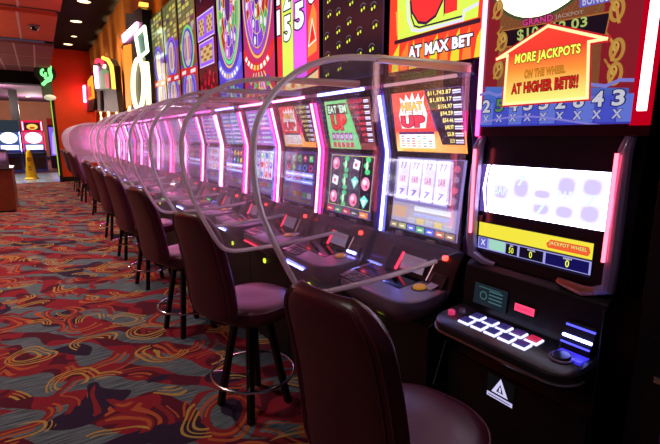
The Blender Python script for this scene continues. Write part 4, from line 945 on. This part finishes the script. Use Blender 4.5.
# ================================================================== STOOLS
def shield(side, nseg=24, n=32):
    """rows of points over the backrest; side +1 = rear face, -1 = front face"""
    rows = []
    for i in range(n + 1):
        v = i / n; z = 0.59 + 0.565 * v
        if v < 0.18: wd = 0.190 * (0.70 + 0.30 * math.sin(math.pi / 2 * v / 0.18))
        else: t = (v - 0.18) / 0.82; wd = 0.190 - 0.022 * t ** 1.6
        wd *= 1 if v < 0.80 else math.sqrt(max(0.0, 1 - ((v - 0.80) / 0.215) ** 2)) * 0.75 + 0.25
        if v < 0.07: wd *= 0.9 + 0.1 * v / 0.07
        xc = -0.245 - 0.02 * v - 0.085 * v * v
        row = []
        for j in range(nseg + 1):
            u = -1 + 2 * j / nseg
            edge = (1 - abs(u) ** 5) ** 0.5 if abs(u) < 1 else 0
            edge *= math.sqrt(max(0, 1 - max(0, (v - .9) / .1) ** 2)) if v > .9 else (math.sqrt(max(0, 1 - ((.07 - v) / .07) ** 2)) if v < .07 else 1)
            th = 0.034 * edge + 0.003
            x = xc + 0.014 * u * u - side * th
            row.append((x, wd * u, z))
        rows.append(row)
    return rows
def build_stool():
    t = empty('casino_stool', (0, 0, 0), 'x', 'stool')
    # backrest
    bm = bmesh.new(); Fr = shield(-1); Bk = shield(1); n, m = len(Fr), len(Fr[0])
    f = [[bm.verts.new(p) for p in r] for r in Fr]; b = [[bm.verts.new(p) for p in r] for r in Bk]
    for i in range(n - 1):
        for j in range(m - 1):
            bm.faces.new((f[i][j], f[i][j + 1], f[i + 1][j + 1], f[i + 1][j])); bm.faces.new((b[i][j], b[i + 1][j], b[i + 1][j + 1], b[i][j + 1]))
        bm.faces.new((f[i][0], f[i + 1][0], b[i + 1][0], b[i][0])); bm.faces.new((f[i][-1], b[i][-1], b[i + 1][-1], f[i + 1][-1]))
    for j in range(m - 1): bm.faces.new((f[0][j], b[0][j], b[0][j + 1], f[0][j + 1])); bm.faces.new((f[-1][j], f[-1][j + 1], b[-1][j + 1], b[-1][j]))
    br = link('backrest', bm, LEATHER, t, smooth=True, angle=60)
    # piping: two stitched lines inside the edge of the rear face
    for sc_, r_ in ((0.90, 0.0032), (0.80, 0.0022)):
        pts = []
        for i in range(1, n - 1): q = Bk[i][int((m - 1) / 2)]; w_ = Bk[i][-1][1]; u = sc_; pts.append((q[0] + 0.014 * u * u - 0.001 + 0.030 * (1 - (1 - u ** 5) ** .5), w_ * u, q[2]))
        top = pts[-1]; arc = [(top[0] - 0.0, top[1] * k, top[2] + 0.006) for k in (.6, .2, -.2, -.6)]
        P_ = pts + arc + [(x, -y, z) for x, y, z in pts[::-1]]
        link('piping', tube(bmesh.new(), P_, r_, 6), PIPING, br, smooth=True)
    link('back_support', tube(bmesh.new(), [(-0.02, 0, 0.545), (-0.17, 0, 0.548), (-0.235, 0, 0.58), (-0.245, 0, 0.68)], 0.018, 8), LEGM, t, smooth=True)
    # seat
    def sring(z, s): return [(0.014 + (0.212 * s) * (1 if abs(math.cos(a)) < 0 else 1) * math.copysign(abs(math.cos(a)) ** .85, math.cos(a)), 0.220 * s * math.copysign(abs(math.sin(a)) ** .85, math.sin(a)), z + 0.006 * math.cos(a)) for a in [2 * math.pi * k / 40 for k in range(40)]]
    st = link('seat', loft(bmesh.new(), [sring(0.560, 0.90), sring(0.562, 0.97), sring(0.575, 1.0), sring(0.605, 1.015), sring(0.628, 1.0), sring(0.640, 0.95), sring(0.648, 0.82), sring(0.651, 0.5), sring(0.652, 0.15)]), LEATHER, t, smooth=True, angle=70)
    link('piping', tube(bmesh.new(), [Vector(p) * 1.0 for p in sring(0.628, 1.008)], 0.0035, 6, True), PIPING, st, smooth=True)
    link('seat_pan', loft(bmesh.new(), [[(0.10 * math.cos(a), 0.10 * math.sin(a), 0.50) for a in [2 * math.pi * k / 20 for k in range(20)]], [(0.17 * math.cos(a), 0.17 * math.sin(a), 0.555) for a in [2 * math.pi * k / 20 for k in range(20)]], [(0.17 * math.cos(a), 0.17 * math.sin(a), 0.565) for a in [2 * math.pi * k / 20 for k in range(20)]]]), LEGM, t)
    for sx in (1, -1):
        for sy in (1, -1):
            bm = bmesh.new(); w = 0.017
            loft(bm, [[(sx * r + dx * w, sy * r + dy * w, z) for dx, dy in ((-1, -1), (1, -1), (1, 1), (-1, 1))] for z, r in ((0.0, 0.135), (0.52, 0.062))])
            lg = link('leg', bm, LEGM, t, bevel=0.004)
            link('ring_bracket', tube(bmesh.new(), [(sx * 0.11, sy * 0.11, 0.205), (sx * 0.157, sy * 0.157, 0.205)], 0.006, 6), CHROME, t)
    link('foot_ring', tube(bmesh.new(), [(0.228 * math.cos(2 * math.pi * k / 40), 0.228 * math.sin(2 * math.pi * k / 40), 0.205) for k in range(40)], 0.008, 8, True), CHROME, t, smooth=True)
    return t
def copy_tree(o, parent=None):
    c = o.copy(); COL.objects.link(c); c.parent = parent
    for ch in o.children: copy_tree(ch, c)
    return c
STOOLS = [(0.85, 0.87, 10, 'nearest maroon stool, its back filling the bottom of the picture'),
          (0.88, 2.14, 16, 'second maroon stool, its seat lit pink and chrome foot ring fully seen'),
          (0.86, 3.36, 14, 'third maroon stool, half hidden behind the second one'),
          (0.86, 4.63, 12, 'fourth maroon stool from the front'),
          (0.86, 5.90, 9, 'fifth maroon stool from the front'),
          (0.86, 7.17, 10, 'sixth maroon stool, last before the gap in the row'),
          (0.90, 9.6, -15, 'dark stool nearest of the far group by the orange wall'),
          (0.86, 11.6, 15, 'dark stool second of the far group by the orange wall'),
          (0.86, 12.9, -10, 'dark stool third of the far group by the orange wall'),
          (0.86, 14.2, 10, 'dark stool farthest away, close to the green light line')]
proto = build_stool()
for i, (x, y, a_, lb) in enumerate(STOOLS):
    o = proto if i == 0 else copy_tree(proto)
    o.location = (x, y, 0); o.rotation_euler.z = R(a_); o['label'] = lb; o['group'] = 'maroon stools along the bank' if i < 6 else 'far stools by the orange wall'

# ================================================================== SIGNS ABOVE THE FAR MACHINES
def px_prism(pts, X, thick):   # outline seen in the photo, standing at plane x = X, with real thickness behind
    P = [atX(px, py, X) for px, py in pts]; bm = bmesh.new()
    a = [bm.verts.new(p) for p in P]; b = [bm.verts.new(p + Vector((thick, 0, 0))) for p in P]; n = len(P)
    bm.faces.new(a); bm.faces.new(b[::-1])
    for i in range(n): bm.faces.new((a[i], b[i], b[(i + 1) % n], a[(i + 1) % n]))
    return bm
def px_tube(pts, X, r, closed=False): return tube(bmesh.new(), [atX(px, py, X) for px, py in pts], r, 8, closed)
def at_base(o, base):   # make world-space mesh local to its thing
    for ob in ([o] if not isinstance(o, list) else o): ob.data.transform(Matrix.Translation(-Vector(base)))
def part(name, bm, m, t, **k):
    o = link(name, bm, m, **k); o.data.transform(Matrix.Translation(-t.location)); o.parent = t; return o
SX = 1.42
t = empty('neon_game_sign', (1.5, 8.1, 1.80), 'tall black game sign with a white neon oval, lit rectangle and slanted white bar', 'neon sign')
part('sign_body', px_prism([(121, 47), (126, 40), (126, 13), (133, 14), (133, 12), (140, 7), (141.5, 9), (144.5, 56), (145.3, 58), (148.3, 106), (131, 112), (130, 62), (123, 50)], SX + .03, 0.14), CABINET, t)
part('lit_wall_strip', px_prism([(123, 46), (130, 44), (132, 82), (131, 106), (126, 108)], SX + .01, 0.02), mat('lit_wall_strip', (220, 130, 40), .5, 0, (240, 140, 35), .95), t)  # emissive strip paints the lit gold wall behind the sign
part('light_bar', px_prism([(122.5, 42), (122, 35), (136, 22), (135.5, 29)], SX, 0.03), NEON['white'], t)
part('neon_frame', px_tube([(135.5, 36), (144.5, 26.5), (147.5, 51), (139.5, 58)], SX - .01, 0.022, True), emis('neon_pale_green', (225, 255, 215), 3.0), t)
part('frame_picture', px_prism([(137.5, 38), (143, 31), (145, 50), (140, 55)], SX + .005, 0.02), mat('dim_teal_picture', (70, 110, 90), .4, 0, (80, 130, 120), .5), t)
part('neon_oval', px_tube([(138.5 + 5.5 * math.cos(2 * math.pi * k / 28), 84 + 25 * math.sin(2 * math.pi * k / 28)) for k in range(28)], SX - .01, 0.034, True), NEON['cream'], t)
part('neon_bar', px_tube([(146.6, 62), (148.4, 84), (149, 106)], SX - .01, 0.032), NEON['cream'], t)
part('finial', px_prism([(138.5, 6), (141, 6), (141, 2), (139, 2)], SX + .03, .1), NEON['amber'], t)
part('support', B(1.52, 1.59, 7.75, 8.9, 1.80, 2.06), CABINET, t)
t = empty('arch_sign', (1.5, 12.6, 1.80), 'black arch-topped sign outlined in pink, orange and yellow neon', 'neon sign')
part('sign_body', px_prism([(94, 88), (94, 66), (97, 59), (103, 57), (110, 60), (114, 66), (116, 90), (119, 112), (98, 112), (97, 92)], SX + .03, 0.12), CABINET, t)
part('neon_leg', px_tube([(95.5, 66), (96.5, 78), (97.5, 88)], SX, 0.045), NEON['white'], t)
part('neon_arch', px_tube([(96, 62), (98, 60), (101, 61), (103, 65)], SX, 0.04), NEON['red'], t)
part('neon_arch', px_tube([(103, 58), (108, 60), (111.5, 66), (113, 76), (114, 89)], SX, 0.04), NEON['amber'], t)
part('picture', px_prism([(99, 72), (104, 68), (108, 72), (109, 89), (100, 89)], SX + .01, 0.02), mat('green_picture', (70, 120, 80), .4, 0, (90, 150, 90), .6), t)
part('picture', px_prism([(104.5, 74), (108, 73), (109, 88), (105.5, 88)], SX, 0.012), mat('red_picture', (180, 60, 70), .4, 0, (220, 90, 110), .7), t)
part('finial', px_prism([(102.5, 68), (104.5, 68), (104.5, 64.5), (103, 64.5)], SX, .05), NEON['cream'], t)
part('post', px_tube([(101, 90), (102, 110)], SX, 0.03), SILVER, t)
t = empty('amber_screen_sign', (1.5, 14.6, 1.80), 'small tilted amber and red screen sign left of the arch sign', 'screen sign')
part('sign_body', px_prism([(87.3, 104), (87.3, 80), (92, 73), (94, 100), (93, 110), (87.3, 112)], SX + .03, 0.12), CABINET, t)
part('picture', px_prism([(87.6, 81), (91.5, 75.5), (93.5, 98), (88.5, 100)], SX, 0.03), mat('amber_picture', (240, 150, 30), .4, 0, (250, 150, 30), 1.0), t)
part('picture', px_prism([(87.8, 88), (90, 86), (91, 96), (88.5, 98)], SX - .02, 0.02), mat('red_picture_b', (220, 50, 50), .4, 0, (235, 60, 50), 1.0), t)
t = empty('loop_neon_sign', (1.5, 17.0, 1.80), 'narrow pink sign with a white neon loop beside the orange wall', 'neon sign')
part('sign_body', px_prism([(83.8, 84), (85.8, 84), (86.2, 118), (84, 124)], SX + .03, 0.1), mat('hot_pink_body', (200, 40, 90), .4, 0, (230, 40, 90), .6), t)
part('neon_loop', px_tube([(83.2 + 1.6 * math.cos(2 * math.pi * k / 20), 114 + 11.5 * math.sin(2 * math.pi * k / 20)) for k in range(20)], SX, 0.035, True), NEON['cream'], t)
part('neon_bar', px_tube([(84.2, 86), (85, 102)], SX, 0.04), NEON['pink'], t)

# uplights on the machine tops, washing the fluted gold wall
for i, (y, e) in enumerate(((7.2, 20), (9.75, 60), (10.5, 90), (11.2, 60), (12.25, 110), (13.9, 90), (15.5, 70))):
    t = empty('wall_uplight', (1.645, y, 1.80), 'small black uplight, %s from the front, washing the gold wall' % ['first', 'second', 'third', 'fourth', 'fifth', 'sixth', 'seventh'][i], 'uplight', 'uplights on the machine tops')
    link('housing', tube(bmesh.new(), [(0, 0, 0), (0, 0, 0.10)], 0.04, 12), CABINET, t)
    link('lens', disc(bmesh.new(), (0, 0, 0.10), (0, 0, 1), 0.034, 0.004), LENS, t)
    o = lamp('uplight_beam', 'SPOT', (0, 0, 0.13), e * 26, (1, 0.66, 0.26), 0.03, (R(180), R(22), 0), 50); o.parent = t

# ================================================================== FAR END
t = empty('green_neon_sign', (0.42, 17.05, 3.4), 'green glowing neon sign on the grey-green pillar', 'neon sign')
c = atY(45, 73, 16.98); 
def P17(x, y): return atY(x, y, 16.97)
part('backplate', tube(bmesh.new(), [atY(45, 73, 17.02), atY(45, 73, 17.09)], 0.30, 20), mat('sign_black', (16, 30, 22), .4), t)
part('neon_outline', tube(bmesh.new(), [P17(*p) for p in ((43, 66), (47, 65), (50, 66.5), (49.5, 71), (51, 76), (50, 80), (46, 81.5), (42.5, 85))], 0.05, 8), NEON['green'], t)
part('neon_curl', tube(bmesh.new(), [P17(43.5 + 2.4 * math.cos(a), 72.5 + 3 * math.sin(a)) for a in [i * .6 for i in range(9)]], 0.035, 8), NEON['green'], t)
part('neon_curl', tube(bmesh.new(), [P17(46.5 + 1.6 * math.cos(a), 77 + 2 * math.sin(a)) for a in [i * .7 for i in range(8)]], 0.03, 8), NEON['green'], t)
t = empty('wall_lamp', (0.48, 17.0, 2.75), 'pale oval lamp at the top of the green light line', 'lamp')
p = atY(50, 97.5, 16.95) - t.location
link('shade', loft(bmesh.new(), [[(p.x + 0.17 * math.sin(b) * math.cos(a), p.y + 0.12 * math.sin(b) * math.sin(a), p.z - 0.09 * math.cos(b)) for a in [2 * math.pi * k / 20 for k in range(20)]] for b in (.15, .6, 1.1, 1.57, 2.0, 2.5, 2.95)]), mat('opal_glass', (210, 215, 190), .4, 0, (200, 205, 170), .6), t, smooth=True)
link('bracket', tube(bmesh.new(), [(p.x, p.y, p.z), (0.03, 0.1, p.z + 0.02)], 0.02, 8), LEGM, t)
t = empty('green_light_line', (0.49, 17.05, 0.2), 'thin vertical yellow-green light line on the black pillar corner', 'light')
link('channel', B(-0.045, 0.0, -0.005, 0.03, 0, 2.45), CABINET, t)
link('diffuser', B(-0.04, -0.012, -0.02, -0.005, 0.02, 2.42), emis('line_green', (165, 205, 70), 0.9), t)
# wet floor cone
t = empty('wet_floor_cone', (*atZ(32, 179, 0.006).xy, 0.006), 'yellow tapered wet floor cone standing on the grey tile crossing', 'cone')
YEL = mat('cone_yellow', (240, 196, 20), .4, 0, (240, 190, 10), 0.0)
NS = 16
def cr(z, r): return [(r * math.cos(2 * math.pi * k / NS), r * math.sin(2 * math.pi * k / NS), z) for k in range(NS)]
link('body', loft(bmesh.new(), [cr(0.05, 0.17), cr(0.5, 0.125), cr(0.9, 0.085), cr(0.99, 0.06), cr(1.0, 0.03)]), YEL, t, smooth=True)
link('base', loft(bmesh.new(), [cr(0.0, 0.23), cr(0.03, 0.23), cr(0.06, 0.17)]), YEL, t)
for z, hh in ((0.30, 0.20), (0.62, 0.16)):
    A_ = Art(Vector((t.location.x - 0.07, t.location.y - 0.165 + z * 0.03, z)), (1, 0, 0), (0, 0.09, 1), 0.14, hh, (236, 190, 20), 1.0)
    A_.up(); A_.text('CAUTION' if z > .5 else 'WET', (0.01, hh * .5, .13, hh * .8), (40, 30, 20)); A_.quad(.02, hh * .2, .12, hh * .3, (40, 30, 20)); A_.build('warning_panel', t, m=PAINT, bodymat=YEL, thick=0.03)
# wooden counter end and steel bin at the left edge
t = empty('wooden_counter', (-0.75, 11.0, 0), 'brown wooden counter end at the left edge of the picture', 'counter')
link('body', B(-0.45, 0.24, -0.2, 0.9, 0.03, 0.84), WOOD, t, bevel=0.008); link('plinth', B(-0.43, 0.22, -0.18, 0.88, 0, 0.03), CABINET, t); link('top', B(-0.47, 0.26, -0.22, 0.92, 0.84, 0.87), mat('dark_top', (50, 36, 34), .3), t, bevel=0.005)
t = empty('steel_canister', (-0.72, 11.3, 0.87), 'round steel canister standing on the wooden counter', 'canister')
link('body', loft(bmesh.new(), [cr(0, 0.15), cr(0.02, 0.16), cr(0.30, 0.16), cr(0.32, 0.15)]), SILVER, t, smooth=True, angle=40); link('lid', loft(bmesh.new(), [cr(0.32, 0.165), cr(0.35, 0.165), cr(0.36, 0.12)]), BLACK, t)

def far_machine(x, y, label, kind):
    t = empty('upright_slot_machine', (x, y, 0), label, 'slot machine', 'upright machines beyond the tile crossing')
    w = 0.40
    link('cabinet', prism(bmesh.new(), [(0, 0), (1, 0)], 0, 1) if False else loft(bmesh.new(), [[(-w, 0, 0), (w, 0, 0), (w, .7, 0), (-w, .7, 0)], [(-w, 0, .75), (w, 0, .75), (w, .7, .75), (-w, .7, .75)], [(-w * .96, .18, .95), (w * .96, .18, .95), (w, .7, .95), (-w, .7, .95)], [(-w * .96, .22, 2.15), (w * .96, .22, 2.15), (w, .7, 2.15), (-w, .7, 2.15)]]), mat('blue_violet_cabinet', (70, 80, 170), .3), t)
    link('button_deck', B(-w, w, -.22, .05, .72, .80), BLACK, t, bevel=.02)
    def scr(nm, x0, x1, z0, z1, col, g):
        a = Art(Vector((x + x0, y + .165, z0)), (1, 0, 0), (0, 0, 1), x1 - x0, z1 - z0, col, g); return a
    if kind == 'red':
        a = scr('t', -.38, .38, 1.68, 2.15, (225, 30, 70), 1.0); a.up(); a.quad(.10, .06, .66, .38, (70, 20, 40)); a.up(); a.poly(ell(.38, .2, .20, .12, 20), (240, 210, 90)); a.up(); a.poly(ell(.38, .16, .1, .05, 12), (200, 60, 40)); a.quad(.03, .05, .07, .42, (255, 190, 200), 2); a.quad(.69, .05, .73, .42, (255, 190, 200), 2); a.build('topper_screen', t)
    else:
        a = scr('t', -.38, .38, 1.68, 2.15, (46, 56, 66), .8); a.build('topper_screen', t)
    a = scr('u', -.34, .34, 1.18, 1.66, (230, 90, 140) if kind == 'red' else (70, 90, 130), .9); a.up(); a.poly(ell(.34, .24, .30, .23, 24), (235, 245, 255), 2.2); a.build('upper_screen', t)
    a = scr('l', -.34, .34, .84, 1.15, (90, 110, 200), 1); a.up(); a.quad(.04, .03, .64, .28, (230, 245, 255), 1.9); a.up(); a.quad(.04, .12, .64, .145, (120, 140, 190), 1); a.build('lower_screen', t)
    for s in (1, -1): link('light_strip', B(s * .385 - .012, s * .385 + .012, .14, .165, .85, 1.66), NEON['red'] if kind == 'red' else NEON['blue'], t)
    a = scr('b', -.30, .30, .80, .83, (200, 220, 255), 1.6); a.build('deck_light', t)
    link('belly_glass', B(-.33, .33, -.015, 0, .12, .62), mat('belly', (60, 24, 34), .25), t)
far_machine(-0.16, 22.7, 'upright slot machine with a red topper, right behind the yellow cone', 'red')
far_machine(-1.02, 22.7, 'upright slot machine with a dark topper, left of the red one', 'dark')
far_machine(-1.88, 22.7, 'upright slot machine cut by the left edge of the picture', 'red')
t = empty('violet_kiosk', (0.60, 24.5, 0), 'violet glowing kiosk partly hidden behind the green light line', 'kiosk')
link('cabinet', B(-0.2, 0.5, 0, 0.5, 0, 2.0), mat('kiosk_plum', (60, 30, 70), .4), t, bevel=.02); link('header', B(-0.2, 0.5, -.03, 0.5, 2.0, 2.3), mat('kiosk_header', (120, 30, 30), .4, 0, (150, 30, 30), .3), t)
a = Art(Vector((0.45, 24.47, 0.6)), (1, 0, 0), (0, 0, 1), 0.55, 1.3, (130, 90, 220), 1.0); a.up(); a.poly([(.05, .1), (.3, 0), (.5, .5), (.45, 1.1), (.25, 1.25), (.1, .9)], (170, 140, 255), 1.3); a.up(); a.quad(.15, .95, .4, 1.08, (120, 220, 240)); a.build('screen', t)
t = empty('dark_console', (-1.35, 20.2, 0), 'dark console and stool back standing before the far upright machines', 'console')
link('body', B(-0.6, 0.25, 0, 0.5, 0.0, 0.95), BLACK, t, bevel=.03); link('top', B(-0.65, 0.3, -.05, .55, .95, .99), DECKDARK, t)
# hanging cord under the nearest deck
t = empty('cable', (1.35, 1.19, 0.0), 'thin pale cable hanging beside the nearest machine below its deck', 'cable')
pts = [atY(446, 340, 1.19), atY(440, 360, 1.19), atY(433, 384, 1.185), atY(442, 385, 1.18), atY(455, 381, 1.175)]
part('wire', tube(bmesh.new(), pts, 0.0025, 6), SILVER, t)
